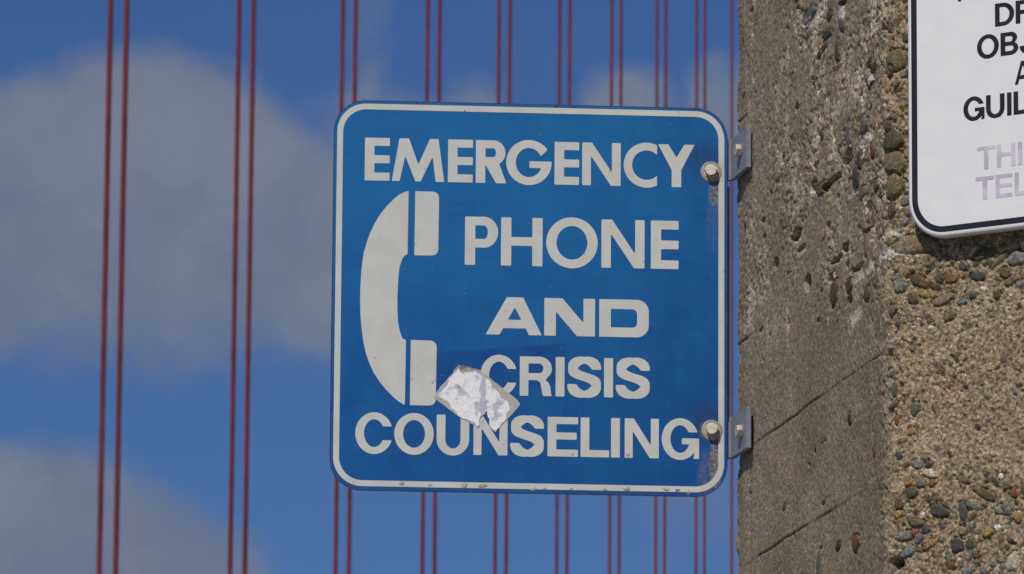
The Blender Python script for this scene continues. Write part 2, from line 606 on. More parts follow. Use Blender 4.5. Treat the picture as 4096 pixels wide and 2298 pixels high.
# sand grains: cell colours of about 2 mm
grain = vnoise(Sg * 520, Zg * 520, 71)
grain2 = vnoise(Sg * 300, Zg * 300, 72)
gr = (grain - .5) * .75 + (grain2 - .5) * .5
COLR = COLR * (1 + gr[..., None] * (.60 + .35 * on2 + .35 * er * (1 - on2))[..., None] * np.array([1.1, 1.15, 1.2]))
fl = vnoise(Sg * 430, Zg * 430, 78) * .6 + vnoise(Sg * 210, Zg * 210, 79) * .4
flk = on2 * (1 - sst(fl, .27, .36))
COLR = COLR * (1 - flk[..., None] * np.array([.50, .48, .42]))
warm = vnoise(Sg * 330, Zg * 330, 77)
COLR = np.where((warm > .88)[..., None], COLR * np.array([1.2, .92, .72]), COLR)
COLR = np.where((warm < .12)[..., None], COLR * np.array([.55, .58, .62]), COLR)
H += ((grain2 - .5) * .0012 + (grain - .5) * .0008) * (.45 + .55 * on2)
# sandy face: little holes and grains
sand = fbm(Sg, Zg, 300, 81, 2, .6)
sand2 = fbm(Sg, Zg, 130, 82, 2, .6)
H -= on2 * (1 - sst(sand, .26, .40)) * .0014
H -= on2 * (1 - sst(sand2, .16, .30)) * .0020
H += on2 * (fbm(Sg, Zg, 40, 83, 3, .5) - .5) * .0030 + on2 * (fbm(Sg, Zg, 380, 86, 2, .7) - .5) * .0016
cornr = np.exp(-((Sg - W1) / .022) ** 2)
H += cornr * (fbm(Sg, Zg, 70, 84, 4, .6) - .55) * .012
# torn streaks of the eroded part
H -= er * (1 - on2) * (1 - sst(fbm(Sg, Zg * .8, 120, 85, 3, .6), .22, .34)) * .0045


def window(s0, z0, r):
    i0, i1 = np.searchsorted(ss_, s0 - r), np.searchsorted(ss_, s0 + r)
    j0, j1 = np.searchsorted(zz_, z0 - r), np.searchsorted(zz_, z0 + r)
    return slice(j0, j1), slice(i0, i1)


def pebble(s0, z0, a, b, rot, col, h, seed=0, moat=.0016):
    if a < 1e-5 or b < 1e-5:
        return
    R = max(a, b) * 1.45
    J, I = window(s0, z0, R)
    if J.stop - J.start < 1 or I.stop - I.start < 1:
        return
    x, y = Sg[J, I] - s0, Zg[J, I] - z0
    c, s = math.cos(rot), math.sin(rot)
    X, Y = (x * c + y * s) / a, (-x * s + y * c) / b
    rr = np.sqrt(X * X + Y * Y)
    th = np.arctan2(Y, X)
    wob = 1 + .10 * np.sin(2 * th + seed) + .07 * np.sin(3 * th + 1.7 * seed) + .04 * np.sin(5 * th + 2.3 * seed)
    rr = rr / wob
    inside = rr < 1
    dome = h * np.sqrt(np.clip(1 - rr ** 2.4, 0, 1))
    loc = H[J, I]
    flat = loc.mean()
    fac = h * .0 + .5
    H[J, I] = np.where(inside, flat + (loc - flat) * fac * .3 + dome + .0004, loc - moat * np.clip(1 - np.abs(rr - 1.1) / .16, 0, 1))
    var = (fbm(Sg[J, I] + seed, Zg[J, I], 140, int(seed * 10) % 997, 3, .6) - .5) * .5
    cc = np.array(col) * (1 + var[..., None])
    COLR[J, I] = np.where(inside[..., None], cc, COLR[J, I])


def lin(r, g, b, k=.82):
    """stone albedo from its sunlit look"""
    f = lambda v: ((v / 255 + .055) / 1.055) ** 2.4
    return (f(r) / .78 * k / .82, f(g) / .76 * k / .82, f(b) / .72 * k / .82)


PAL = {'olive': lin(112, 100, 70), 'olived': lin(88, 80, 58), 'grey': lin(118, 114, 102), 'dgrey': lin(76, 73, 66), 'ochre': lin(150, 122, 70), 'rust': lin(125, 88, 52),
       'brown': lin(98, 78, 56), 'red': lin(128, 76, 62), 'blue': lin(112, 116, 114), 'cream': lin(195, 180, 150), 'tan': lin(130, 112, 84), 'white': lin(215, 208, 198), 'green': lin(98, 100, 80)}


def rnd_palette(k):
    names = ['olive', 'olived', 'grey', 'dgrey', 'ochre', 'rust', 'brown', 'tan', 'green', 'cream', 'red', 'blue']
    w_ = np.array([13, 12, 16, 18, 7, 5, 12, 9, 8, 4, 2.5, 4]); w_ = w_ / w_.sum()
    n = names[rng.choice(len(names), p=w_)]
    return (np.array(PAL[n]) * .8 + .2 * np.array([.24, .2, .14])) * .72 * (0.8 + .4 * rng.random())


# random small stones of the aggregate face (all over), then of the board-marked face
def density(s, z):
    top = sst(z, z_cr1 - .02, z_cr1 + .03)
    low = sst(-z, -z_cr2 - .03, -z_cr2 + .06)
    left = .35 * (1 - sst(s - W1, .015, .05))
    return max(.10, top, low * .95, left)


nst = 0
for k in range(13000):
    s = W1 + .006 + rng.random() * (W2 - .02)
    z = -.56 + rng.random() * 1.04
    if rng.random() > density(s, z):
        continue
    a = .0009 + .0036 * rng.random() ** 3.2
    pebble(s, z, a, a * (.55 + .45 * rng.random()), rng.random() * 3.14, rnd_palette(k), a * .35, seed=rng.random() * 50, moat=.0011)
for k in range(900):
    s = W1 + .02 + rng.random() * (W2 - .04)
    z = -.54 + rng.random() * 1.0
    if s < W1 + .21 and FACE2.o.z + z < 99 and rng.random() > max(0, density(s, z) - .12) * .30:
        continue
    a = .004 + .007 * rng.random() ** 1.7
    pebble(s, z, a, a * (.5 + .4 * rng.random()), rng.random() * 3.14, rnd_palette(k), a * .3, seed=rng.random() * 50)
for k in range(600):
    s = .01 + rng.random() * (W1 - .015)
    z = -.56 + rng.random() * 1.04
    e = er[min(len(zz_) - 1, np.searchsorted(zz_, z)), min(len(ss_) - 1, np.searchsorted(ss_, s))]
    if rng.random() > .10 + .8 * e:
        continue
    a = .0012 + .0052 * rng.random() ** 3.5
    pebble(s, z, a * (1.1 + .4 * rng.random()), a * (.7 + .5 * rng.random()), rng.random() * 3.14, (.55 * rnd_palette(k) + .45 * np.array([.28, .24, .18])) * 1.0, a * .3, seed=rng.random() * 50, moat=.0016)


def stones(face, s_off, ox, oy, sc, rows, hk=.32, kcol=1.0):
    for (x, y, rx, ry, rot, col) in rows:
        X, Y = ox + x / sc, oy + y / sc
        a0, z0 = face.at(X, Y)
        a1, z1 = face.at(X + rx / sc, Y)
        b = abs(face.at(X, Y - ry / sc)[1] - z0)
        a = abs(a1 - a0)
        if rot:
            # an oblique oval: measured along its own axes, widen for the slant of the face
            kx = a / (rx / sc)
            ky = b / (ry / sc)
            r_ = math.radians(-rot)
            ax = math.hypot(math.cos(r_) * kx, math.sin(r_) * ky) * rx / sc
            bx = math.hypot(math.sin(r_) * kx, math.cos(r_) * ky) * ry / sc
            a, b = ax, bx
            rot_ = math.atan2(math.sin(r_) * ky, math.cos(r_) * kx)
        else:
            rot_ = 0
        pebble(s_off + a0, z0, a, b, rot_, np.array(PAL[col]) * kcol * .76, min(min(a, b) * hk, .0036), seed=(x * .37 + y * .11) % 50, moat=.003)


# the stones one can tell apart on the aggregate face
stones(FACE2, W1, 2896, 0, 2.0644, [(1420, 495, 118, 78, 0, 'olive'), (1345, 585, 50, 45, 0, 'olived'), (1380, 1165, 85, 92, 0, 'olived'), (1310, 690, 26, 62, 0, 'ochre'), (1480, 620, 32, 26, 0, 'grey'),
        (1420, 690, 40, 30, -30, 'tan'), (1440, 930, 42, 24, 30, 'ochre'), (1325, 210, 22, 55, 0, 'brown'), (1440, 155, 32, 18, 0, 'rust'), (1385, 290, 26, 22, 0, 'ochre'), (1510, 140, 30, 34, 0, 'grey'),
        (1340, 1040, 48, 45, 0, 'olived'), (1460, 1240, 24, 20, 0, 'rust'), (1485, 320, 26, 30, 0, 'olived'), (1140, 70, 30, 24, 0, 'tan'), (1520, 1090, 22, 30, 0, 'olived'), (1345, 365, 34, 40, 0, 'tan')])
stones(FACE2, W1, 2896, 600, 2.0644, [(1395, 110, 100, 92, 0, 'olive'), (1395, 300, 90, 88, 0, 'olive'), (1372, 500, 42, 52, -20, 'brown'), (1500, 420, 45, 50, 0, 'grey'), (1490, 585, 30, 40, 0, 'grey'), (1580, 780, 165, 85, 4, 'tan'),
        (2145, 860, 92, 46, -8, 'olived'), (2280, 905, 100, 24, -38, 'olive'), (2425, 900, 78, 62, -10, 'grey'), (1970, 967, 40, 30, 10, 'dgrey'), (2095, 1045, 62, 40, 0, 'dgrey'), (2322, 1020, 45, 50, 0, 'brown'),
        (1867, 1063, 56, 44, 15, 'rust'), (1612, 1087, 98, 40, 25, 'brown'), (1450, 1135, 66, 36, -8, 'grey'), (1775, 1075, 34, 26, 0, 'dgrey'), (1640, 1187, 62, 30, 38, 'ochre'), (1722, 1190, 32, 30, 0, 'ochre'),
        (1805, 1238, 102, 34, -22, 'tan'), (2050, 1207, 36, 24, 0, 'dgrey'), (1550, 1235, 45, 40, 0, 'brown'), (2365, 1090, 52, 34, -20, 'olive'), (1378, 1320, 56, 34, -30, 'olive'), (2440, 1110, 35, 30, 0, 'grey'),
        (1740, 1130, 50, 30, 20, 'brown'), (1850, 1130, 40, 20, 0, 'tan'), (2140, 1150, 36, 20, 30, 'cream'), (2250, 1200, 30, 40, 10, 'brown'), (1400, 1060, 45, 22, 0, 'blue'), (1345, 750, 40, 36, 0, 'tan'), (2310, 790, 30, 18, 0, 'rust'),
        (1550, 1000, 24, 18, 0, 'dgrey'), (1700, 990, 22, 16, 0, 'dgrey'), (1630, 1025, 30, 20, 20, 'rust'), (1960, 1250, 40, 30, 0, 'blue'), (1860, 1370, 52, 44, -20, 'olive'), (1520, 1395, 30, 24, 30, 'grey'), (2465, 1040, 20, 30, 0, 'olive')])
stones(FACE2, W1, 2896, 1598, 2.0644, [(1590, 535, 48, 38, 0, 'grey'), (1655, 505, 18, 18, 0, 'dgrey'), (1682, 540, 22, 28, 0, 'dgrey'), (1690, 612, 62, 32, 25, 'cream'), (1525, 685, 38, 32, -20, 'ochre'), (1615, 690, 36, 36, 30, 'grey'),
        (1720, 690, 38, 30, -10, 'rust'), (1550, 770, 48, 52, 0, 'olived'), (1972, 665, 44, 30, 0, 'olive'), (2240, 682, 22, 42, -30, 'dgrey'), (2150, 785, 92, 36, 35, 'olived'), (1775, 925, 74, 52, 15, 'dgrey'), (1970, 930, 34, 74, -22, 'dgrey'),
        (2412, 965, 42, 50, -30, 'ochre'), (1578, 1005, 72, 46, 30, 'olive'), (1662, 1077, 34, 36, 0, 'dgrey'), (1480, 1128, 72, 44, -12, 'grey'), (1572, 1105, 38, 38, 0, 'red'), (1695, 1195, 70, 32, -30, 'ochre'), (2168, 1100, 56, 34, -14, 'ochre'),
        (1925, 1208, 52, 64, 15, 'dgrey'), (2030, 1195, 34, 46, -25, 'olived'), (1510, 1262, 70, 34, -38, 'blue'), (1612, 1237, 38, 24, 0, 'olive'), (1540, 267, 40, 30, 20, 'ochre'), (1565, 75, 38, 50, 0, 'green'), (1440, 465, 28, 40, 0, 'dgrey'),
        (1700, 830, 32, 24, 0, 'dgrey'), (1770, 830, 30, 22, 0, 'brown'), (1450, 870, 40, 46, -40, 'brown'), (1440, 950, 44, 34, 0, 'ochre'), (1565, 860, 36, 32, 0, 'tan'), (1640, 960, 24, 30, 0, 'cream'), (2070, 885, 70, 26, 20, 'grey'),
        (2260, 920, 46, 26, 40, 'grey'), (2380, 890, 22, 30, 0, 'grey'), (2385, 770, 30, 40, 0, 'red'), (2460, 745, 26, 40, 0, 'brown'), (1970, 1100, 36, 26, 0, 'tan'), (2080, 1290, 40, 24, 0, 'olived'), (2280, 1330, 30, 22, 0, 'tan'), (2010, 1425, 50, 26, -20, 'blue'),
        (1870, 1375, 34, 30, 0, 'brown'), (2250, 1060, 30, 26, 0, 'white'), (1600, 1150, 30, 44, 30, 'grey'), (2080, 745, 34, 22, 20, 'olive'), (2285, 640, 24, 26, 0, 'white'), (2165, 622, 18, 20, 0, 'dgrey'), (1375, 50, 46, 24, -30, 'brown'), (1400, 165, 24, 38, 0, 'rust')])
stones(FACE2, W1, 2896, 1100, 2.0644, [(1398, 945, 28, 62, 15, 'green'), (1385, 815, 56, 24, -20, 'green'), (1780, 800, 30, 28, 0, 'olived'), (1345, 765, 26, 18, 0, 'dgrey'), (1990, 700, 20, 16, -40, 'dgrey'), (1700, 437, 22, 16, -20, 'white'), (1550, 432, 18, 14, 0, 'white'),
        (1625, 405, 16, 20, 0, 'dgrey'), (1700, 375, 32, 30, 0, 'olive'), (1535, 605, 22, 26, 0, 'grey'), (1650, 1045, 26, 14, 20, 'dgrey'), (1890, 835, 18, 18, 0, 'dgrey'), (2085, 890, 18, 18, 0, 'grey'), (1855, 920, 30, 14, 0, 'red'), (2160, 1000, 40, 16, 25, 'grey')])
# stones and hollows of the board-marked face
stones(FACE1, 0, 2896, 0, 2.0644, [(705, 130, 52, 46, 0, 'grey'), (935, 420, 18, 82, 0, 'olived'), (1148, 1035, 24, 80, 0, 'grey'), (1030, 1120, 18, 112, 0, 'grey'), (1200, 680, 26, 44, 0, 'dgrey'), (830, 395, 22, 34, 0, 'olived'), (790, 455, 24, 30, 0, 'dgrey'),
        (810, 1120, 14, 40, 0, 'brown'), (600, 50, 26, 40, 0, 'grey'), (970, 120, 26, 80, -20, 'grey'), (865, 130, 24, 40, 0, 'brown'), (1230, 1240, 20, 60, 0, 'rust'), (1110, 1320, 16, 70, 0, 'dgrey'), (690, 300, 16, 22, 0, 'olive'), (850, 285, 40, 26, 20, 'dgrey')], .2, .8)
stones(FACE1, 0, 2896, 600, 2.0644, [(1085, 235, 24, 88, -12, 'dgrey'), (805, 320, 42, 52, 0, 'olive'), (1130, 355, 24, 52, 0, 'tan'), (1170, 760, 14, 120, 0, 'tan'), (1245, 290, 22, 44, 0, 'olive'), (1225, 560, 12, 80, 0, 'tan'), (915, 1180, 30, 100, 0, 'brown'), (1180, 1190, 28, 50, 0, 'olive'), (1040, 1120, 26, 60, 0, 'brown')], .2, .8)
stones(FACE1, 0, 2896, 1598, 2.0644, [(1090, 1185, 28, 75, 0, 'rust'), (790, 1370, 22, 70, 20, 'grey'), (940, 1215, 22, 36, 0, 'dgrey'), (1235, 430, 12, 44, 0, 'red'), (515, 890, 12, 30, 0, 'rust'), (820, 345, 18, 16, 0, 'blue'), (1040, 160, 14, 46, 10, 'dgrey')], .15, .7)


def pit(x, y, rx, ry, depth, ox, oy, sc=2.0644, rot=0):
    X, Y = ox + x / sc, oy + y / sc
    s0, z0 = FACE1.at(X, Y)
    a = abs(FACE1.at(X + rx / sc, Y)[0] - s0) * 1.1
    b = abs(FACE1.at(X, Y - ry / sc)[1] - z0) * 1.25
    J, I = window(s0, z0, max(a, b) * 1.7)
    if J.stop - J.start < 1 or I.stop - I.start < 1:
        return
    x_, y_ = Sg[J, I] - s0, Zg[J, I] - z0
    # slanting hollows follow the picture's diagonal
    x_ = x_ - rot * y_
    d = np.sqrt((x_ / a) ** 2 + (y_ / b) ** 2) + .55 * (fbm(Sg[J, I], Zg[J, I], 90, int(x) % 91, 3) - .5)
    m = 1 - sst(d, .80, 1.02)
    H[J, I] -= m * depth * 2.2


PITS = [(600, 700, 46, 40, .022), (640, 812, 34, 16, .018), (930, 900, 44, 22, .018), (1000, 805, 26, 34, .02), (415, 940, 16, 40, .014), (690, 1105, 20, 65, .02), (885, 1065, 14, 38, .018),
        (1110, 972, 42, 20, .02), (745, 300, 26, 56, .02), (910, 235, 46, 26, .02), (850, 308, 26, 26, .022), (1025, 60, 28, 55, .014), (320, 580, 12, 18, .01), (805, 1165, 9, 14, .012), (1190, 660, 26, 14, .014), (330, 725, 10, 20, .008),
        (765, 125, 18, 22, .012), (1180, 470, 22, 36, .014), (1040, 1240, 20, 34, .014), (1280, 400, 18, 40, .012), (1150, 700, 12, 40, .012), (1015, 950, 14, 30, .01), (935, 385, 10, 20, .01), (860, 640, 10, 34, .008), (1060, 1000, 14, 24, .012)]
for q in PITS:
    pit(*q, 2896, 600)
for q in [(300, 460, 10, 24, .012), (530, 400, 7, 42, .009), (785, 378, 11, 14, .012), (378, 500, 9, 16, .006), (322, 120, 7, 16, .008)]:
    pit(*q, 2896, 1100)
for q in [(610, 890, 16, 36, .014), (1222, 600, 22, 46, .018), (600, 40, 10, 40, .012), (995, 15, 30, 24, .016), (1190, 560, 14, 40, .014), (640, 370, 14, 16, .01), (220, 85, 14, 16, .008), (1000, 1330, 20, 30, .016), (765, 1360, 22, 16, .014), (740, 700, 10, 16, .008), (1255, 210, 12, 40, .012)]:
    pit(*q, 2896, 0)
for q in [(822, 862, 14, 18, .010), (692, 540, 8, 14, .008), (750, 430, 8, 16, .007), (845, 345, 7, 10, .007), (1370, 1350, 18, 44, .016)]:
    pit(*q, 2896, 1598)


# pale lime patches
def pale(x, y, rx, ry, ox, oy, k=.62):
    X, Y = ox + x / 2.0644, oy + y / 2.0644
    s0, z0 = FACE1.at(X, Y)
    a = abs(FACE1.at(X + rx / 2.0644, Y)[0] - s0)
    b = abs(FACE1.at(X, Y - ry / 2.0644)[1] - z0)
    J, I = window(s0, z0, max(a, b) * 1.6)
    d = np.sqrt(((Sg[J, I] - s0) / a) ** 2 + ((Zg[J, I] - z0) / b) ** 2) + 1.6 * (fbm(Sg[J, I], Zg[J, I], 90, 5, 4, .65) - .5)
    m = (1 - sst(d, .5, 1.1)) * k
    COLR[J, I] = COLR[J, I] * (1 - m[..., None]) + np.array([.66, .61, .51]) * m[..., None]


for q in [(1125, 1050, 62, 60), (1085, 1385, 55, 70), (1220, 960, 40, 60), (1070, 355, 50, 40), (960, 905, 20, 30), (1340, 690, 60, 40), (1330, 860, 70, 50), (620, 745, 40, 20), (640, 850, 40, 20)]:
    pale(*q, 2896, 600)
for q in [(680, 185, 60, 30), (780, 150, 30, 60), (980, 110, 40, 60), (1160, 1170, 50, 70), (1215, 640, 30, 50), (1225, 270, 24, 30)]:
    pale(*q, 2896, 0)

# board joints: level grooves of the shuttering
def joint(pts, amp=.0013, wdt=.0011, step=.0007):
    a = [FACE1.at(*p) for p in pts]
    sa = np.array([p[0] for p in a]); za = np.array([p[1] for p in a])
    zc = np.interp(Sg, sa, za)
    on = sst(Sg, sa[0] - .02, sa[0] + .005) * (1 - sst(Sg, sa[-1] - .01, sa[-1] + .015))
    wig = (fbm(Sg, Zg, 30, 91, 3) - .5) * .0018
    d = (Zg - zc + wig)
    str_ = .05 + 1.35 * sst(fbm(Sg, Zg * .2, 14, 95, 4, .6), .36, .66)
    H[:] -= on * str_ * amp * np.exp(-(d / wdt) ** 2)
    H[:] += on * step * sst(d, -.002, .002) * np.exp(-np.clip(d, 0, None) / .05)
    COLR[:] *= (1 - .33 * on * np.clip(str_, 0, 1) * np.exp(-(d / (wdt * .8)) ** 2))[..., None]


joint([(3016, 1776), (3148, 1686), (3308, 1567), (3385, 1517), (3520, 1422)])
joint([(2978, 2264), (3206, 2116), (3332, 2039), (3468, 1954)])
joint([(2946, 1379), (2990, 1350)], .0025)
joint([(2944, 494), (2985, 462)], .0025)
# worn arris of the far edge, seen as a narrow strip below the lower bracket
sc0, zc0 = FACE1.at(2999, 1890)
strip = np.exp(-((Sg - sc0) / .005) ** 2) * (1 - sst(Zg, zc0 - .02, zc0 + .01))
H -= strip * .0025
COLR *= (1 - .22 * strip)[..., None]
# tapering to nothing at the sheet's borders
fade = sst(Zg, zz_[0], zz_[0] + .02) * (1 - sst(Zg, zz_[-1] - .02, zz_[-1])) * sst(Sg, ss_[0], ss_[0] + .01) * (1 - sst(Sg, ss_[-1] - .02, ss_[-1]))
H += np.exp(-(Sg / .014) ** 2) * ((fbm(Sg, Zg, 170, 97, 3, .7) - .5) * .0036 + (fbm(Sg, Zg, 32, 98, 4, .65) - .5) * .008)
H -= .0035 * (1 - sst(Sg, .0, .055))
H = H * fade
COLR = np.clip(COLR, .015, .85)

nz, ns = Sg.shape
V = np.empty((nz, ns, 3), np.float32)
V[..., 0] = P2[:, 0] + N2[:, 0] * H
V[..., 1] = P2[:, 1] + N2[:, 1] * H
V[..., 2] = Z0 + Zg
idx = np.arange(nz * ns).reshape(nz, ns)
quads = np.stack([idx[:-1, :-1], idx[:-1, 1:], idx[1:, 1:], idx[1:, :-1]], -1).reshape(-1, 4)
verts = [V.reshape(-1, 3)]
cols = [np.concatenate([COLR.reshape(-1, 3), np.ones((nz * ns, 1))], 1)]
faces = [quads]
base = nz * ns
# the plain rest of the shaft: the same outline below and above, and the faces round the back
fp_s = np.array([ss_[0], -.004, 0, .004, W1 * .3, W1 * .6, W1 - .018, W1 - .009, W1, W1 + .009, W1 + .018, W1 + W2 * .5, ss_[-1]])
fpP, _ = base_xy(fp_s)
ra = math.radians(F2_AZ - 45)
pts_back = []
pcur = fpP[-1].copy()
azz = F2_AZ
for k in range(4):
    azz -= 45
    a = math.radians(azz)
    pcur = pcur + np.array([math.sin(a), math.cos(a)]) * .62
    pts_back.append(pcur.copy())


def shaft(ring, z0, z1, closed):
    global base
    n = len(ring)
    nlev = 2
    vv = []
    for z in (z0, z1):
        for p in ring:
            vv.append((p[0], p[1], z))
    q = []
    for i in range(n if closed else n - 1):
        j = (i + 1) % n
        q.append((base + i, base + j, base + n + j, base + n + i))
    verts.append(np.array(vv, np.float32))
    c = np.tile(np.array([.30, .235, .145, 0.0]), (2 * n, 1))
    if n == len(full):
        c[3:8, :3] = (.28, .224, .145)
        c[n + 3:n + 8, :3] = (.28, .224, .145)
    cols.append(c)
    faces.append(np.array(q))
    base += 2 * n


full = [tuple(p) for p in fpP] + [tuple(p) for p in pts_back]
shaft(full, 0.0, Z0 + float(zz_[0]), True)
shaft(full, Z0 + float(zz_[-1]), 5.2, True)
shaft([tuple(fpP[-1])] + [tuple(p) for p in pts_back] + [tuple(fpP[0])], Z0 + float(zz_[0]), Z0 + float(zz_[-1]), False)
cen = np.array(full).mean(0)
# cap
n = len(full)
verts.append(np.array([(p[0], p[1], 5.2) for p in full] + [(cen[0], cen[1], 5.35)], np.float32))
cols.append(np.tile(np.array([.30, .24, .17, 1.0]), (n + 1, 1)))
cap = [(base + i, base + (i + 1) % n, base + n, base + n) for i in range(n)]
Vall = np.concatenate(verts)
Call = np.concatenate(cols).astype(np.float32)
Fall = np.concatenate(faces).astype(np.int32)
me = bpy.data.meshes.new('concrete_pillar')
nq, nc = len(Fall), len(cap)
me.vertices.add(len(Vall))
me.vertices.foreach_set('co', Vall.ravel())
me.loops.add(nq * 4 + nc * 3)
lp = np.concatenate([Fall.ravel(), np.array([c[:3] for c in cap], np.int32).ravel()])
me.loops.foreach_set('vertex_index', lp.astype(np.int32))
me.polygons.add(nq + nc)
starts = np.concatenate([np.arange(nq) * 4, nq * 4 + np.arange(nc) * 3]).astype(np.int32)
me.polygons.foreach_set('loop_start', starts)
sm = np.zeros(nq + nc, bool); sm[:len(quads)] = True
me.polygons.foreach_set('use_smooth', sm)
me.update(calc_edges=True)
ca = me.color_attributes.new('stone_colour', 'FLOAT_COLOR', 'POINT')
ca.data.foreach_set('color', Call.ravel())
me.validate()

mt, nt = material('weathered_concrete')
vc_ = nt.n('VertexColor', layer_name='stone_colour')
att = vc_.outputs[0]
oc = obj_coord(nt)
# where the shaft is not modelled stone by stone, the aggregate is a cell pattern
pv = nt.n('TexVoronoi', {'Vector': oc, 'Scale': 62.0, 'Randomness': 1.0})
ps = nt.n('SeparateColor', {0: pv.outputs['Color']})
pm = nt.m('MULTIPLY', nt.ss(pv.outputs['Distance'], .30, .42, 1.0, 0.0), nt.ss(ps.outputs[0], .45, .5))
pcol = nt.mix(ps.outputs[1], (.10, .085, .06), (.24, .19, .12))
plain = nt.mix(pm, nt.mix(nt.ss(noise(nt, oc, 9, 6, .65), .3, .7), att, (.22, .19, .14)), pcol)
att = nt.mix(vc_.outputs[1], plain, att)
f1 = noise(nt, oc, 420, 3, .7)
f2 = noise(nt, oc, 900, 2, .6)
vs = nt.n('TexVoronoi', {'Vector': oc, 'Scale': 640.0, 'Randomness': 1.0}).outputs['Color']
vsp = nt.n('SeparateColor', {0: vs})
spk = nt.m('ADD', .70, nt.m('ADD', nt.m('MULTIPLY', nt.m('POWER', vsp.outputs[0], 2.0), .70), nt.m('MULTIPLY', nt.ss(vsp.outputs[1], .95, .97), .8)))
fm = nt.m('MULTIPLY', nt.m('ADD', nt.m('MULTIPLY', nt.ss(f1, .3, .7), .5), .75), spk)
cc = nt.mix(1.0, att, nt.n('CombineColor', {0: fm, 1: fm, 2: fm}).outputs[0], 'MULTIPLY')
finish(nt, cc, .93, bump=nt.m('ADD', f1, nt.m('MULTIPLY', f2, .6)), bstr=.45, bdist=.0009, spec=.25)
pil = link('concrete_pillar', me, mt)
tag(pil, 'weathered concrete pillar with exposed pebbles and pitted board-marked side', 'pillar')

# ------------------------------------------------------------------ blue sign
SX = lambda x, y, o, sc: FS.at(o[0] + x / sc, o[1] + y / sc)
c1 = lambda x, y: SX(x, y, (1280, 360), 2.0644)
c2 = lambda x, y: SX(x, y, (2100, 360), 2.0644)
c3 = lambda x, y: SX(x, y, (1280, 1000), 2.0644)
c4 = lambda x, y: SX(x, y, (2100, 1000), 2.0644)
c5 = lambda x, y: SX(x, y, (1280, 1500), 2.6756)
c6 = lambda x, y: SX(x, y, (2100, 1500), 2.6755)
ck = lambda x, y: SX(x, y, (1700, 1400), 4.25)
BOLTS = [FS.at(2750 + 415 / 4.38, 450 + 1045 / 4.38), FS.at(2750 + 415 / 4.25, 1580 + 605 / 4.25)]

# blue paint
mt_blue, nt = material('faded_blue_sign_paint')
oc = obj_coord(nt)
so = nt.n('SeparateXYZ', {0: oc})
n1 = noise(nt, oc, 14, 5, .6)
n2 = noise(nt, oc, 520, 3, .7)
st = nt.n('Mapping', {'Vector': oc, 'Scale': (3, 60, 1)}).outputs[0]
n3 = noise(nt, st, 3, 4, .6)
st2 = nt.n('Mapping', {'Vector': oc, 'Scale': (60, 2.5, 1)}).outputs[0]
n4 = noise(nt, st2, 3, 4, .6)
gradv = nt.ss(so.outputs[1], -.24, .2)
# blue is deeper at the foot and the right, lighter elsewhere
bl = nt.m('ADD', nt.m('MULTIPLY', gradv, .45), nt.m('MULTIPLY', nt.m('SUBTRACT', n1, .5), .95), clamp=False)
bl = nt.m('ADD', bl, nt.m('MULTIPLY', nt.m('SUBTRACT', n3, .5), .35))
bl = nt.m('ADD', bl, nt.m('MULTIPLY', nt.m('SUBTRACT', n4, .5), .3))
bl = nt.m('SUBTRACT', bl, nt.m('MULTIPLY', nt.ss(so.outputs[0], .05, .22), .22))
blue = nt.mix(nt.ss(bl, -.35, .75), (.003, .066, .25), (.008, .138, .35))
blue = nt.mix(nt.m('MULTIPLY', nt.ss(n2, .42, .8), .22), blue, (.05, .21, .45))
# rectangular ghost of an older sticker
gx, gz = c3(1440, 900)
gdx = nt.ss(nt.m('ABSOLUTE', nt.m('SUBTRACT', so.outputs[0], gx)), .078, .086, 1.0, 0.0)
gdz = nt.ss(nt.m('ABSOLUTE', nt.m('SUBTRACT', nt.m('ADD', so.outputs[1], nt.m('MULTIPLY', so.outputs[0], -.09)), gz - gx * .09 - .012)), .022, .026, 1.0, 0.0)
blue = nt.mix(nt.m('MULTIPLY', nt.m('MULTIPLY', gdx, gdz), nt.ss(n1, .38, .62, .25, .95)), blue, (.008, .054, .235))
# specks: white chips and dark grime
vo = nt.n('TexVoronoi', {'Vector': oc, 'Scale': 80.0, 'Randomness': 1.0})
chip = nt.m('MULTIPLY', nt.ss(vo.outputs['Distance'], .025, .05, 1.0, 0.0), nt.ss(nt.n('SeparateColor', {0: vo.outputs['Color']}).outputs[0], .80, .82))
blue = nt.mix(nt.m('MULTIPLY', chip, .55), blue, (.55, .62, .68))
vo2 = nt.n('TexVoronoi', {'Vector': oc, 'Scale': 38.0, 'Randomness': 1.0})
grime = nt.m('MULTIPLY', nt.ss(vo2.outputs['Distance'], .03, .07, 1.0, 0.0), nt.ss(nt.n('SeparateColor', {0: vo2.outputs['Color']}).outputs[1], .90, .92))
blue = nt.mix(nt.m('MULTIPLY', grime, .7), blue, (.01, .03, .07))
# drips along the upper edge and dirt at the lower one
edge = nt.ss(so.outputs[1], SH / 2 - .010, SH / 2 - .001)
drip = nt.m('MULTIPLY', edge, nt.ss(noise(nt, nt.n('Mapping', {'Vector': oc, 'Scale': (1, .12, 1)}).outputs[0], 190, 3, .6), .55, .66))
blue = nt.mix(nt.m('MULTIPLY', drip, .8), blue, (.02, .03, .05))
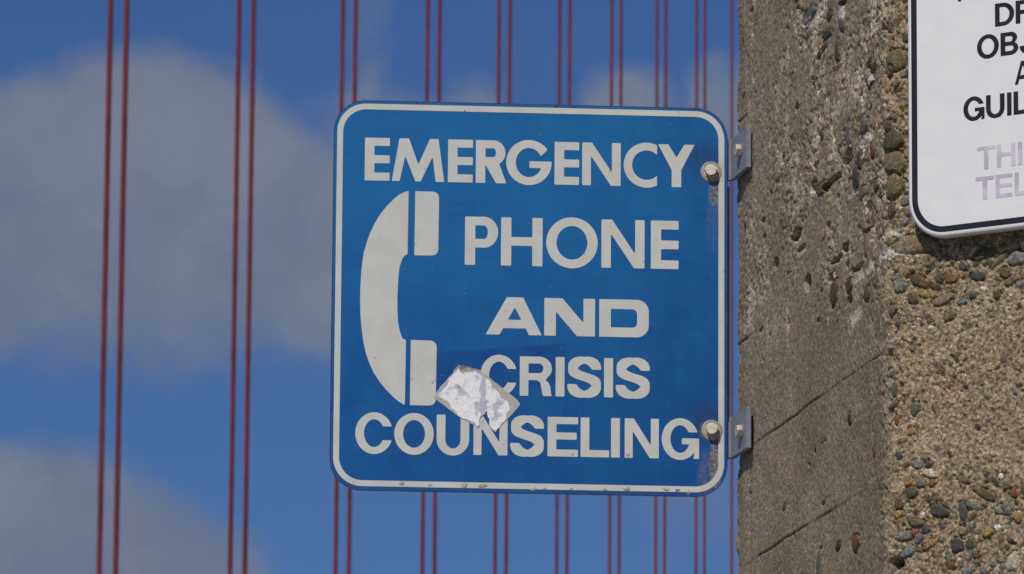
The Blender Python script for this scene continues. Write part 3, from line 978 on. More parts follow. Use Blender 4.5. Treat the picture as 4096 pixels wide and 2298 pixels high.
# paint rubbed to bare aluminium round the bolts, with highlight bands painted in below
rub_sheen = None
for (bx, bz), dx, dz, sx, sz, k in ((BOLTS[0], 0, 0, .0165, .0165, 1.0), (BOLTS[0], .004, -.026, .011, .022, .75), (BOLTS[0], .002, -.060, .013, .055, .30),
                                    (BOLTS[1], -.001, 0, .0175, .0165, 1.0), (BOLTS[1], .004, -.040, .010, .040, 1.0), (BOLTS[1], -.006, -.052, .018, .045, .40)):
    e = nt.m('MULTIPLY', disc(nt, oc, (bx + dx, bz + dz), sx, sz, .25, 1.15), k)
    rub_sheen = e if rub_sheen is None else nt.m('MAXIMUM', rub_sheen, e)
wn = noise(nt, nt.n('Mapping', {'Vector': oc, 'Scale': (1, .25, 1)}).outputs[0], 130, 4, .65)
rub_sheen = nt.ss(nt.m('ADD', rub_sheen, nt.m('MULTIPLY', nt.m('SUBTRACT', wn, .5), .45)), .10, 1.0)
blue = nt.mix(nt.m('MULTIPLY', rub_sheen, .9), blue, nt.mix(nt.ss(noise(nt, oc, 210, 5, .7), .40, .62), (.33, .31, .275), (.14, .10, .065)))
# grimy rim of the sheet
qa = nt.n('VectorMath', {0: oc}, operation='ABSOLUTE').outputs[0]
qa = nt.n('VectorMath', {0: qa, 1: (SW / 2 - .0375, SH / 2 - .0375, 1)}, operation='SUBTRACT').outputs[0]
qa = nt.n('VectorMath', {0: qa, 1: (0, 0, 0)}, operation='MAXIMUM').outputs[0]
rim = nt.m('SUBTRACT', nt.n('VectorMath', {0: qa}, operation='LENGTH').outputs['Value'], .0375)
rimn = noise(nt, oc, 120, 4, .65)
rim = nt.ss(nt.m('ADD', rim, nt.m('MULTIPLY', nt.m('SUBTRACT', rimn, .5), .0022)), -.0016, -.0004)
blue = nt.mix(nt.m('MULTIPLY', rim, .85), blue, nt.mix(nt.ss(rimn, .45, .6), (.022, .022, .035), (.09, .055, .05)))
# bare edge of the sheet
nrm = nt.n('SeparateXYZ', {0: nt.n('TexCoord').outputs['Normal']}).outputs[2]
side = nt.ss(nt.m('ABSOLUTE', nrm), .3, .7, 1.0, 0.0)
shade = nt.m('MAXIMUM', disc(nt, oc, (BOLTS[0][0] - .006, BOLTS[0][1] + .012), .03, .03, .4, 1.1), disc(nt, oc, (BOLTS[1][0] - .008, BOLTS[1][1] + .012), .03, .03, .4, 1.1))  # soft shade around each bolt, painted into the blue
blue = nt.mix(nt.m('MULTIPLY', nt.m('MULTIPLY', shade, nt.m('SUBTRACT', 1.0, rub_sheen)), nt.ss(wn, .3, .6, .15, .6)), blue, (.02, .035, .10))
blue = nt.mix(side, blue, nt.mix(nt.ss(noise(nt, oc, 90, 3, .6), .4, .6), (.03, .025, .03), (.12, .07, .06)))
finish(nt, blue, nt.m('SUBTRACT', .5, nt.m('MULTIPLY', rub_sheen, .12)), nt.m('MULTIPLY', rub_sheen, .35), bump=nt.m('ADD', n2, nt.m('MULTIPLY', noise(nt, oc, 1200, 2), .5)), bstr=.12, bdist=.0006, spec=.18)

# cream reflective sheeting
mt_cream, nt = material('aged_cream_reflective_sheeting')
oc = obj_coord(nt)
n1 = noise(nt, oc, 30, 4, .6)
n2 = noise(nt, oc, 700, 3, .7)
cr = nt.mix(nt.ss(n1, .3, .7), (.60, .595, .54), (.54, .535, .48))
cr = nt.mix(nt.m('MULTIPLY', nt.ss(n2, .35, .7), .18), cr, (.55, .535, .47))
vo = nt.n('TexVoronoi', {'Vector': oc, 'Scale': 75.0, 'Randomness': 1.0})
rn = nt.n('SeparateColor', {0: vo.outputs['Color']}).outputs[0]
spot = nt.m('MULTIPLY', nt.ss(vo.outputs['Distance'], .08, .2, 1.0, 0.0), nt.ss(rn, .72, .76))
cr = nt.mix(nt.m('MULTIPLY', spot, .5), cr, (.43, .35, .24))
vo2 = nt.n('TexVoronoi', {'Vector': oc, 'Scale': 160.0, 'Randomness': 1.0})
sp2 = nt.m('MULTIPLY', nt.ss(vo2.outputs['Distance'], .1, .2, 1.0, 0.0), nt.ss(nt.n('SeparateColor', {0: vo2.outputs['Color']}).outputs[0], .86, .88))
cr = nt.mix(nt.m('MULTIPLY', sp2, .4), cr, (.40, .36, .30))
# grime streaming from the bolts
gw = None
for (bx, bz) in BOLTS:
    e = nt.m('MAXIMUM', disc(nt, oc, (bx, bz), .024, .022, .5, 1.1), nt.m('MULTIPLY', disc(nt, oc, (bx + .006, bz - .05), .02, .06, .2, 1.1), .35))
    gw = e if gw is None else nt.m('MAXIMUM', gw, e)
cr = nt.mix(nt.m('MULTIPLY', gw, .6), cr, (.47, .41, .33))
finish(nt, cr, .6, bump=nt.m('ADD', n2, nt.m('MULTIPLY', vo.outputs['Distance'], .15)), bstr=.15, bdist=.0005, spec=.3)

# metals
mt_zinc, nt = material('weathered_galvanised_steel')
oc = obj_coord(nt)
n1 = noise(nt, oc, 60, 5, .65)
n2 = noise(nt, oc, 500, 3, .7)
z = nt.mix(nt.ss(n1, .3, .7), (.185, .20, .245), (.255, .27, .315))
z = nt.mix(nt.m('MULTIPLY', nt.ss(n2, .5, .75), .5), z, (.20, .20, .22))
vo = nt.n('TexVoronoi', {'Vector': oc, 'Scale': 140.0})
z = nt.mix(nt.m('MULTIPLY', nt.n('SeparateColor', {0: vo.outputs['Color']}).outputs[0], .3), z, (.33, .33, .35))
finish(nt, z, .62, .25, bump=n2, bstr=.2, bdist=.0006, spec=.4)
mt_rub, nt = material('scuffed_pinkish_steel')
oc = obj_coord(nt)
n1 = noise(nt, oc, 200, 4, .7)
finish(nt, nt.mix(nt.ss(n1, .35, .65), (.25, .225, .185), (.42, .385, .32)), .6, .2, bump=n1, bstr=.3, bdist=.0006)
mt_bolt, nt = material('tarnished_bolt_steel')
oc = obj_coord(nt)
n1 = noise(nt, oc, 160, 4, .65)
n2 = noise(nt, oc, 500, 3, .6)
b = nt.mix(nt.ss(n1, .35, .65), (.60, .54, .43), (.42, .365, .28))
b = nt.mix(nt.m('MULTIPLY', nt.ss(n2, .52, .7), .6), b, (.18, .14, .10))
finish(nt, b, .6, .3, bump=n2, bstr=.3, bdist=.0005)


def hex_bolt(af, h, wr, wt, chamfer=True):
    """hexagon head with a chamfered round top standing on a flange; local z is out of the surface"""
    head = bmesh.new()
    R = af / 2 / math.cos(math.pi / 6)
    N = 48

    def hexr(a):
        a = a % (math.pi / 3)
        return (af / 2) / math.cos(a - math.pi / 6)
    rings = []
    for z, f in ((0, 1), (h * .80, 1), (h * .97, 0), (h, -1)):
        ring = []
        for k in range(N):
            a = 2 * math.pi * k / N
            r = hexr(a)
            if f == 1:
                rr = min(r, af / 2 * 1.04 + (h * .97 - z) * 1.6) if z > 0 else r
            elif f == 0:
                rr = af / 2 * 1.0
            else:
                rr = af / 2 * .93
            ring.append(head.verts.new((rr * math.cos(a), rr * math.sin(a), z)))
        rings.append(ring)
    for a, b_ in zip(rings, rings[1:]):
        for k in range(N):
            head.faces.new((a[k], a[(k + 1) % N], b_[(k + 1) % N], b_[k]))
    head.faces.new(rings[-1])
    head.faces.new(rings[0][::-1])
    ws = bmesh.new()
    rings = []
    for r, z in ((wr, 0), (wr, wt * .7), (wr * .93, wt), (wr * .35, wt)):
        rings.append([ws.verts.new((r * math.cos(2 * math.pi * k / 40), r * math.sin(2 * math.pi * k / 40), z)) for k in range(40)])
    for a, b_ in zip(rings, rings[1:]):
        for k in range(40):
            ws.faces.new((a[k], a[(k + 1) % 40], b_[(k + 1) % 40], b_[k]))
    return bm_mesh('bolt_head', head), bm_mesh('washer', ws)


blue_sign = empty('emergency_phone_sign', FS.matrix())
tag(blue_sign, 'square blue sign with cream lettering reading EMERGENCY PHONE AND CRISIS COUNSELING', 'sign')
PT = .0024
me = fill_shape('panel', [rounded_rect(-SW / 2, SW / 2, -SH / 2, SH / 2, .0375)], PT, -PT)
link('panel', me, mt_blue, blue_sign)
E0 = .0040
outer = rounded_rect(-SW / 2 + E0, SW / 2 - E0, -SH / 2 + E0 + .001, SH / 2 - E0, .0335)
B = .0068
inner = rounded_rect(-SW / 2 + E0 + B, SW / 2 - E0 - B, -SH / 2 + E0 + B + .001, SH / 2 - E0 - B, .0270)
link('border', fill_shape('border', [outer, inner], .0002, .00005), mt_cream, blue_sign)


def word(parent, name, text, boxes, ytop, ybase, t, style, mat, label, over=None):
    """boxes: (left, right) in local metres for each letter"""
    loops_m = []
    for ch, (a, b_) in zip(text, boxes):
        y0, y1 = ybase, ytop
        if ch in 'OCGSU' and style != 'ext':
            o = (ytop - ybase) * .028
            y0 -= o
            if ch != 'U':
                y1 += o
        loops_m.append(fill_shape(name, glyph(ch, a, b_, y0, y1, t, style), .0002, .00005))
    me = join_meshes(name, loops_m)
    o = link(name, me, mat, parent)
    o['label'] = label
    return o


def bx(fn, y, pairs):
    return [(fn(a, y)[0], fn(b_, y)[0]) for a, b_ in pairs]


K = 1 / 2.0644 / FPX * D_SIGN
# EMERGENCY
b_em = bx(c1, 570, [(370, 576), (594, 1027), (1057, 1262), (1287, 1540)]) + [(c1(1538, 600)[0], c2(220, 600)[0])] + bx(c2, 620, [(244, 447), (472, 790), (815, 1090), (1098, 1400)])
yt = (c1(470, 390)[1] + c2(1150, 457)[1]) / 2
yb = (c1(470, 745)[1] + c2(1250, 810)[1]) / 2
word(blue_sign, 'lettering', 'EMERGENCY', b_em, yt, yb, 79 * K, 'geo', mt_cream, 'bold cream word EMERGENCY across the top')
b_ph = bx(c1, 1240, [(1197, 1470), (1495, 1838)]) + bx(c2, 1270, [(175, 600), (631, 987), (1039, 1268)])
yt = (c1(1240, 1041)[1] + c2(1150, 1088)[1]) / 2
yb = (c3(1240, 118)[1] + c4(1150, 165)[1]) / 2
word(blue_sign, 'lettering', 'PHONE', b_ph, yt, yb, 85 * K, 'geo', mt_cream, 'bold cream word PHONE beside the handset')
b_an = bx(c3, 600, [(1368, 1832)]) + bx(c4, 570, [(159, 578), (613, 1022)])
yt = (c3(1600, 389)[1] + c4(750, 414)[1]) / 2
yb = (c3(1430, 697)[1] + c4(750, 723)[1]) / 2
word(blue_sign, 'lettering', 'AND', b_an, yt, yb, 96 * K, 'ext', mt_cream, 'wide cream word AND')
b_cr = bx(c3, 1030, [(1325, 1630)]) + bx(c4, 1050, [(-43, 222), (253, 326), (350, 630), (653, 727), (750, 1033)])
yt = (c4(100, 879)[1] + c4(690, 898)[1]) / 2
yb = (c4(0, 1202)[1] + c4(690, 1223)[1]) / 2
word(blue_sign, 'lettering', 'CRISIS', b_cr, yt, yb, 71 * K, 'grot', mt_cream, 'cream word CRISIS partly under the torn sticker')
K5 = 1 / 2.6756 / FPX * D_SIGN
b_co = bx(c5, 640, [(377, 780), (795, 1217), (1248, 1597), (1643, 2007), (2037, 2400)]) + bx(c6, 680, [(242, 567), (595, 900), (921, 1015), (1067, 1432), (1463, 1863)])
yt = (c5(1290, 426)[1] + c6(1380, 473)[1]) / 2
yb = (c5(1690, 857)[1] + c6(1380, 896)[1]) / 2
word(blue_sign, 'lettering', 'COUNSELING', b_co, yt, yb, 93 * K5, 'grot', mt_cream, 'cream word COUNSELING across the bottom')

# the telephone handset pictogram
left = [c1(x, y) for x, y in ((732, 838), (729, 1000), (726, 1180), (722, 1358), (704, 1366), (690, 1380), (678, 1402), (668, 1432))] + [c3(x, y) for x, y in ((657, 140), (649, 210), (643, 300), (639, 400), (639, 500), (644, 590), (654, 650), (667, 700), (679, 728), (693, 741), (709, 747), (706, 1000), (703, 1150), (700, 1277), (690, 1279))]
left += [c3(x, y) for x, y in ((640, 1246), (590, 1202), (540, 1150), (490, 1088), (440, 1010), (405, 930), (378, 850), (358, 760), (343, 650), (334, 540), (331, 430), (333, 310), (341, 180), (350, 100), (362, 20))]
left += [c1(x, y) for x, y in ((372, 1310), (392, 1242), (415, 1180), (446, 1115), (483, 1050), (520, 1000), (560, 952), (605, 907), (650, 870), (690, 848), (712, 840))]
ear = soften([c1(787, 838), c1(984, 842), c1(977, 1370), c1(778, 1367)], .0001)
ear = soften([c1(787, 838), c1(984, 843), c1(976, 1370), c1(779, 1367)], .0085, 6)
earp = [c1(787, 838)] + soften([c1(787, 838), c1(984, 843), c1(976, 1370), c1(779, 1367)], .0085, 6)[7:21] + [c1(779, 1367)]
mou = [c3(750, 745)] + soften([c3(750, 745), c3(964, 752), c3(955, 1288), c3(742, 1283)], .0085, 6)[7:21] + [c3(742, 1283)]
o = link('telephone_symbol', join_meshes('telephone_symbol', [fill_shape('h', [left], .0002, .00005), fill_shape('h', [earp], .0002, .00005), fill_shape('h', [mou], .0002, .00005)]), mt_cream, blue_sign)
o['label'] = 'cream telephone handset symbol'
# maker's mark in the lower border
MK = []
for k, ch in enumerate('HSI'):
    a, z = c6(1614 + k * 19, 1252)
    a2, z2 = c6(1614 + k * 19 + (15 if ch != 'I' else 6), 1225)
    MK.append(fill_shape('m', glyph(ch, a, a2, z, z2, .0008, 'thin'), .0001, .0003))
o = link('makers_mark', join_meshes('makers_mark', MK), mt_blue, blue_sign)
o['label'] = 'tiny blue letters printed in the lower border'

# dark stiffening strip behind the right edge, between the brackets
mt_dark, nt = material('dark_backing_strip')
oc = obj_coord(nt)
finish(nt, nt.mix(nt.ss(noise(nt, oc, 60, 4), .3, .7), (.018, .016, .017), (.035, .03, .03)), .7)
zb0, zb1 = FS.at(2908, 1690)[1], FS.at(2908, 742)[1]
link('backing_strip', fill_shape('backing_strip', [rounded_rect(SW / 2 - .030, SW / 2 + .0028, zb0, zb1, .004)], .003, -.0060), mt_dark, blue_sign)

# bolts through the sign, leaning a little with the dented sheet
hm, wm = hex_bolt(.0132, .0072, .0090, .0018)
hm2, wm2 = hex_bolt(.0128, .0058, .0085, .0012)
wsm = bmesh.new()
for (bxx, bzz), tilt in zip(BOLTS, ((-5, -8), (-5, -7))):
    L = Matrix.Translation((bxx, bzz, .0004)) @ Matrix.Rotation(math.radians(tilt[0]), 4, 'X') @ Matrix.Rotation(math.radians(tilt[1]), 4, 'Y')
    bo = link('bolt', hm.copy(), mt_bolt, blue_sign, local=L @ Matrix.Translation((0, 0, .0020)))
    wa = link('flange', wm.copy(), mt_bolt, bo, local=Matrix.Translation((0, 0, -.0018)))
    # flat washer pressed into the sheet
    w2 = bmesh.new()
    rings = []
    for r, z in ((.0122, -.0006), (.0120, .0003), (.0114, .0007), (.005, .0007)):
        rings.append([w2.verts.new((r * math.cos(2 * math.pi * k / 48) * (1 + .01 * math.sin(.4 * k)), r * math.sin(2 * math.pi * k / 48) * (1 + .01 * math.cos(.4 * k)), z)) for k in range(48)])
    for a, b_ in zip(rings, rings[1:]):
        for k in range(48):
            w2.faces.new((a[k], a[(k + 1) % 48], b_[(k + 1) % 48], b_[k]))
    link('washer', bm_mesh('washer', w2), mt_rub, bo, local=(L @ Matrix.Translation((0, 0, .0020))).inverted() @ Matrix.Translation((bxx, bzz, .0006)))

# blisters in the sheeting along the foot of the sign
mt_blis, nt = material('yellowed_blister')
oc = obj_coord(nt)
n1 = noise(nt, oc, 260, 4, .7)
finish(nt, nt.mix(nt.ss(n1, .4, .6), (.54, .48, .37), (.30, .245, .17)), .55, bump=n1, bstr=.4, bdist=.001)
BL = [(c5(875, 1160), 36, 28), (c5(1178, 1177), 24, 20), (c5(1545, 1182), 44, 34), (c5(1740, 1185), 50, 30), (c5(2282, 1222), 34, 26), (c6(85, 1216), 32, 20), (c6(210, 1214), 26, 20), (c6(495, 1218), 20, 14), (c6(853, 1232), 28, 20),
      (c6(1090, 1222), 46, 26), (c6(1512, 1225), 38, 26), (c6(1750, 1258), 22, 30), (c3(452, 890), 16, 14), (c3(928, 1095), 12, 14), (c6(1100, 850), 22, 30), (c6(510, 850), 16, 16), (c1(1195, 172), 14, 12), (c1(262, 180), 10, 8)]
for k, ((a, z), rx, ry) in enumerate(BL):
    bm = bmesh.new()
    rr = random.Random(k)
    rings = []
    f = K5 * .9
    ph = rr.random() * 6
    for q, (fr, h) in enumerate(((1, .0001), (.8, .0007), (.5, .0012), (.2, .0013))):
        rings.append([bm.verts.new((a + f * rx * fr * math.cos(t_) * (1 + .18 * math.sin(2 * t_ + ph) + .12 * math.sin(3 * t_ + ph * 2)), z + f * ry * fr * math.sin(t_) * (1 + .15 * math.sin(3 * t_ + ph)), .0002 + .65 * h * min(1, rx / 30))) for t_ in [2 * math.pi * j / 18 for j in range(18)]])
    for A, B_ in zip(rings, rings[1:]):
        for j in range(18):
            bm.faces.new((A[j], A[(j + 1) % 18], B_[(j + 1) % 18], B_[j]))
    bm.faces.new(rings[-1])
    link('blister', bm_mesh('blister', bm), mt_blis, blue_sign, smooth=True)

# ------------------------------------------------------------------ torn sticker
rs = random.Random(3)


def ragged(pts, amp, step):
    out = []
    for (a, b_) in zip(pts, pts[1:] + pts[:1]):
        A, B_ = Vector(a), Vector(b_)
        n = max(1, int((B_ - A).length / step))
        for i in range(n):
            q = A.lerp(B_, i / n)
            j = amp if i else amp * .3
            out.append((q.x + rs.uniform(-j, j), q.y + rs.uniform(-j, j)))
    return out


back_px = [(150, 800), (180, 735), (400, 470), (480, 395), (490, 345), (565, 258), (650, 270), (760, 295), (930, 345), (1090, 470), (1330, 665), (1440, 755), (1560, 850), (1612, 915), (1605, 950), (1500, 1075),
           (1395, 1185), (1195, 1408), (1135, 1350), (1090, 1275), (1090, 1180), (1050, 1060), (1035, 1062), (1010, 1110), (945, 1145), (920, 1240), (915, 1325), (890, 1345), (850, 1260), (810, 1275), (740, 1225), (600, 1160), (510, 1090), (190, 845)]
face_px = [(215, 770), (290, 700), (380, 610), (405, 540), (410, 490), (500, 405), (575, 315), (605, 395), (640, 400), (850, 365), (930, 420), (1080, 500), (1130, 590), (1130, 650), (1200, 690), (1280, 770), (1320, 840), (1410, 880), (1420, 940), (1440, 1010),
           (1380, 1110), (1390, 1170), (1195, 1400), (1140, 1345), (1095, 1270), (1095, 1180), (1052, 1050), (1030, 1050), (1000, 1105), (935, 1150), (915, 1310), (880, 1310), (845, 1250), (760, 1210), (600, 1150), (520, 1060), (440, 980), (400, 900), (300, 835), (235, 810)]
mt_back, nt = material('grey_sticker_backing')
oc = obj_coord(nt)
n1 = noise(nt, oc, 90, 4, .6)
dirt = nt.ss(nt.n('SeparateXYZ', {0: oc}).outputs[1], ck(700, 390)[1] - ck(850, 850)[1], ck(700, 290)[1] - ck(850, 850)[1])
bc = nt.mix(nt.ss(n1, .35, .7), (.47, .45, .42), (.38, .36, .33))
bc = nt.mix(nt.m('MULTIPLY', dirt, nt.ss(noise(nt, oc, 200, 4, .7), .3, .6)), bc, (.10, .08, .055))
finish(nt, bc, .7, bump=n1, bstr=.2, bdist=.001)
mt_pap, nt = material('torn_white_paper')
oc = obj_coord(nt)
n1 = noise(nt, oc, 55, 6, .65)
n2 = noise(nt, oc, 230, 4, .7)
pc = nt.mix(nt.ss(n1, .53, .60), (.86, .84, .82), (.52, .535, .58))
pc = nt.mix(nt.m('MULTIPLY', nt.ss(noise(nt, oc, 120, 4, .7), .60, .66), .8), pc, (.33, .31, .30))
sx_ = ck(985, 780)[0] - ck(850, 850)[0]
dx_ = nt.m('ABSOLUTE', nt.m('SUBTRACT', nt.m('ADD', nt.n('SeparateXYZ', {0: oc}).outputs[0], nt.m('MULTIPLY', nt.m('SUBTRACT', n2, .5), .012)), sx_))
pc = nt.mix(nt.m('MULTIPLY', nt.ss(noise(nt, oc, 420, 4, .7), .5, .7), .35), pc, (.50, .49, .48))
pc = nt.mix(nt.ss(dx_, .0022, .0042, .85, 0.0), pc, (.45, .47, .52))
finish(nt, pc, .85, bump=nt.m('ADD', n1, n2), bstr=.5, bdist=.0015, spec=.2)
stk = empty('torn_sticker', FS.matrix() @ Matrix.Translation((*ck(850, 850), .0)))
tag(stk, 'torn white paper sticker stuck askew on the blue sign over CRISIS and COUNSELING', 'sticker')
o_ = Vector(ck(850, 850))


def loc_px(px):
    return [(Vector(ck(*p)) - o_).to_tuple() for p in px]


def centred(me_mat):
    return me_mat


ob_ = link('backing', fill_shape('backing', [ragged(loc_px(back_px), .0004, .004)], .0004, .0003), mt_back, stk)
link('torn_paper', fill_shape('torn_paper', [ragged(loc_px(face_px), .0008, .0025)], .0004, .00075), mt_pap, stk)

# ------------------------------------------------------------------ angle brackets
TH = .0055


def bracket(y_mid, legs_px, bolt_px):
    """legs_px: upper and lower y of the leg's near end in pixels"""
    xe = 2990
    sE, _ = LEG.at(2986.5, y_mid)
    zt_ = LEG.at(2986.5, legs_px[0])[1]
    zb_ = LEG.at(2986.5, legs_px[1])[1]
    zc = (zt_ + zb_) / 2
    hh = (zt_ - zb_) / 2
    M = LEG.matrix()
    M.translation = LEG.world(0, zc)
    root = empty('angle_bracket', M)
    # profile in plan: (along leg, out of pillar); the inner bend is rounded; second leg runs behind the sign
    Mi = M.inverted().to_3x3()
    d2 = Mi @ (-FS.r)
    n2 = Mi @ (-FS.n)
    d2 = Vector((d2.x, d2.z)); n2 = Vector((n2.x, n2.z))
    front0 = Vector((-0.004, 0.0))
    # inner line of the leg from near end to the bend, then along the sign leg
    prof_in = [Vector((sE, 0)), Vector((.006, 0))]
    o0 = Vector((0.0, 0.0))
    q0, q1, q2 = Vector((.006, 0)), Vector((0, 0)), Vector((0, 0)) + d2 * .006
    for k in range(1, 7):
        t_ = k / 6
        prof_in.append(q0 * (1 - t_) ** 2 + q1 * 2 * t_ * (1 - t_) + q2 * t_ * t_)
    prof_in.append(d2 * .070)
    out1 = Vector((0, -TH))
    corner = None
    # outer corner: intersection of the two offset lines
    # points: (x,-TH) and  n2*TH + d2*k
    k_ = (-TH - n2.y * TH) / d2.y
    corner = n2 * TH + d2 * k_
    e0 = corner + Vector((.010, 0)); e2 = corner + d2 * .010
    prof_out = [Vector((sE, -TH)), e0]
    for k in range(1, 7):
        t_ = k / 6
        prof_out.append(e0 * (1 - t_) ** 2 + corner * 2 * t_ * (1 - t_) + e2 * t_ * t_)
    prof_out.append(d2 * .070 + n2 * TH)
    bm = bmesh.new()
    n = len(prof_in)
    grid = []
    for (a, b_) in zip(prof_in, prof_out):
        grid.append([bm.verts.new((a.x, hh, a.y)), bm.verts.new((a.x, -hh, a.y)), bm.verts.new((b_.x, -hh, b_.y)), bm.verts.new((b_.x, hh, b_.y))])
    for A, B_ in zip(grid, grid[1:]):
        for k in range(4):
            bm.faces.new((A[k], A[(k + 1) % 4], B_[(k + 1) % 4], B_[k]))
    bm.faces.new(grid[0]); bm.faces.new(grid[-1][::-1])
    bmesh.ops.recalc_face_normals(bm, faces=bm.faces)
    es = [e for e in bm.edges if e.calc_face_angle(0) > .7]
    bmesh.ops.bevel(bm, geom=es, offset=.0007, segments=2, affect='EDGES')
    link('angle_plate', bm_mesh('angle_plate', bm), mt_zinc, root)
    bs, bz = LEG.at(*bolt_px)
    bo = link('bolt', hm2.copy(), mt_bolt, root, local=Matrix.Translation((bs, bz - zc, .0012)))
    link('washer', wm2.copy(), mt_zinc, bo, local=Matrix.Translation((0, 0, -.0011)))
    return root


BR = [bracket(660, (450 + 240 / 4.38, 450 + 965 / 4.38), (2750 + 935 / 4.38, 450 + 668 / 4.38)), bracket(1750, (1580 + 190 / 4.25, 1580 + 905 / 4.25), (2750 + 925 / 4.25, 1580 + 618 / 4.25))]
tag(BR[0], 'upper grey steel angle bracket bolted between blue sign and pillar', 'bracket', 'angle brackets holding the blue sign')
tag(BR[1], 'lower grey steel angle bracket bolted between blue sign and pillar', 'bracket', 'angle brackets holding the blue sign')

# ------------------------------------------------------------------ white notice
NF = FACE2.shifted(.024)
n5 = lambda x, y: NF.at(3600 + x / 2.889, y / 2.889)
n6 = lambda x, y: NF.at(3600 + x / 2.627, 450 + y / 2.627)
lx = (n5(133, 400)[0] + n6(122, 500)[0]) / 2        # outer side of the black line
by = n6(900, 1205)[1]                                # lower side of the black line
mt_white, nt = material('white_notice_paint')
oc = obj_coord(nt)
n1 = noise(nt, oc, 40, 4, .6)
n2 = noise(nt, oc, 900, 2, .6)
wc = nt.mix(nt.ss(n1, .3, .7), (.80, .795, .755), (.765, .76, .725))
vo = nt.n('TexVoronoi', {'Vector': oc, 'Scale': 34.0})
sp = nt.m('MULTIPLY', nt.ss(vo.outputs['Distance'], .04, .07, 1.0, 0.0), nt.ss(nt.n('SeparateColor', {0: vo.outputs['Color']}).outputs[0], .75, .77))
wc = nt.mix(nt.m('MULTIPLY', sp, .6), wc, (.45, .41, .36))
nrm = nt.n('SeparateXYZ', {0: nt.n('TexCoord').outputs['Normal']}).outputs[2]
sd_ = nt.ss(nrm, .97, .6)
chipn = nt.ss(noise(nt, oc, 170, 4, .7), .60, .66)
wc = nt.mix(nt.m('MULTIPLY', nt.ss(nrm, .6, .97, 1.0, 0.0), nt.m('ADD', nt.m('MULTIPLY', chipn, .5), .32)), wc, (.36, .29, .24))
finish(nt, wc, .45, bump=n2, bstr=.06, bdist=.0004, spec=.4)
mt_black, nt = material('black_sign_vinyl')
oc = obj_coord(nt)
finish(nt, nt.mix(nt.ss(noise(nt, oc, 60, 4), .3, .7), (.012, .012, .017), (.02, .02, .027)), .5, spec=.35)
mt_mauve, nt = material('faded_mauve_vinyl')
oc = obj_coord(nt)
nm = noise(nt, oc, 26, 3, .6)
finish(nt, nt.mix(nt.ss(nm, .40, .58), (.63, .585, .635), (.50, .435, .495)), .55, spec=.3)
mt_mauve_e, nt = material('shrunken_vinyl_edge')
finish(nt, (.36, .31, .33), .6)

NWID, NHEI = .335, .62
mgn = .0012
ncx, ncy = lx - mgn + NWID / 2, by - mgn + NHEI / 2
NFM = NF.matrix()
NFM.translation = NF.world(ncx, ncy)
notice = empty('bridge_notice', NFM)
tag(notice, 'white notice with black outline and black words about dropped objects on the concrete pillar', 'sign')
w2, h2 = NWID / 2, NHEI / 2
RC = .040


def notice_panel():
    """sheet with a rounded front edge"""
    bev, T = .0043, .009
    rings = []
    bm = bmesh.new()
    for k in range(7):
        a = math.radians(90 * k / 6)
        e = bev * (math.sin(a))
        z = -bev * (1 - math.cos(a))
        rings.append((e, z))
    rings.append((bev, -T))
    prev = None
    first = None
    for (e, z) in rings:
        loop = [bm.verts.new((x, y, z)) for x, y in rounded_rect(-w2 - e, w2 + e, -h2 - e, h2 + e, RC + e, 12)]
        if prev:
            n = len(loop)
            for i in range(n):
                bm.faces.new((prev[i], prev[(i + 1) % n], loop[(i + 1) % n], loop[i]))
        else:
            first = loop
        prev = loop
    f1 = bm.faces.new(first)
    bm.faces.new(prev[::-1])
    me = bm_mesh('panel', bm)
    for p in me.polygons:
        p.use_smooth = len(p.vertices) == 4
    return me


link('panel', notice_panel(), mt_white, notice)
SB = .0068
link('border', fill_shape('border', [rounded_rect(-w2 + mgn, w2 - mgn, -h2 + mgn, h2 - mgn, RC - mgn), rounded_rect(-w2 + mgn + SB, w2 - mgn - SB * 1, -h2 + mgn + .0062, h2 - mgn - SB, RC - mgn - SB)], .0002, .00005), mt_black, notice)
# spacers behind the notice
for sx_, sy_ in ((-1, -1), (1, -1), (-1, 1), (1, 1)):
    bmn = bmesh.new()
    px_, py_ = sx_ * (w2 - .045), sy_ * (h2 - .02)
    bmesh.ops.create_cone(bmn, cap_ends=True, segments=16, radius1=.0065, radius2=.0065, depth=.018)
    link('spacer', bm_mesh('spacer', bmn), mt_zinc, notice, local=Matrix.Translation((px_, py_, -.019)))

WN = {'A': .98, 'B': .86, 'C': .95, 'D': .93, 'E': .78, 'G': 1.0, 'H': .88, 'I': .22, 'J': .70, 'L': .72, 'N': .9, 'O': 1.0, 'P': .82, 'R': .9, 'S': .85, 'T': .80, 'U': .88, 'V': .9, 'W': 1.25, 'Y': .9, ' ': .32}


def notice_line(text, x0, ybase, cap, t, mat, label, gap=.13, known=()):
    ms = []
    x = x0
    for i, ch in enumerate(text):
        wd = WN[ch] * cap * .80
        if i < len(known):
            a, b_ = known[i]
        else:
            a, b_ = x, x + wd
        x = b_ + gap * cap
        if ch == ' ':
            continue
        y0, y1 = ybase, ybase + cap
        if ch in 'OCGSUJ':
            y0 -= cap * .03
            if ch not in 'UJ':
                y1 += cap * .03
        L = [[(p - ncx, q - ncy) for p, q in lp_] for lp_ in glyph(ch, a, b_, y0, y1, t, 'thin')]
        ms.append(fill_shape('t', L, .00025, .00005))
    o = link('lettering', join_meshes('lettering', ms), mat, notice)
    o['label'] = label


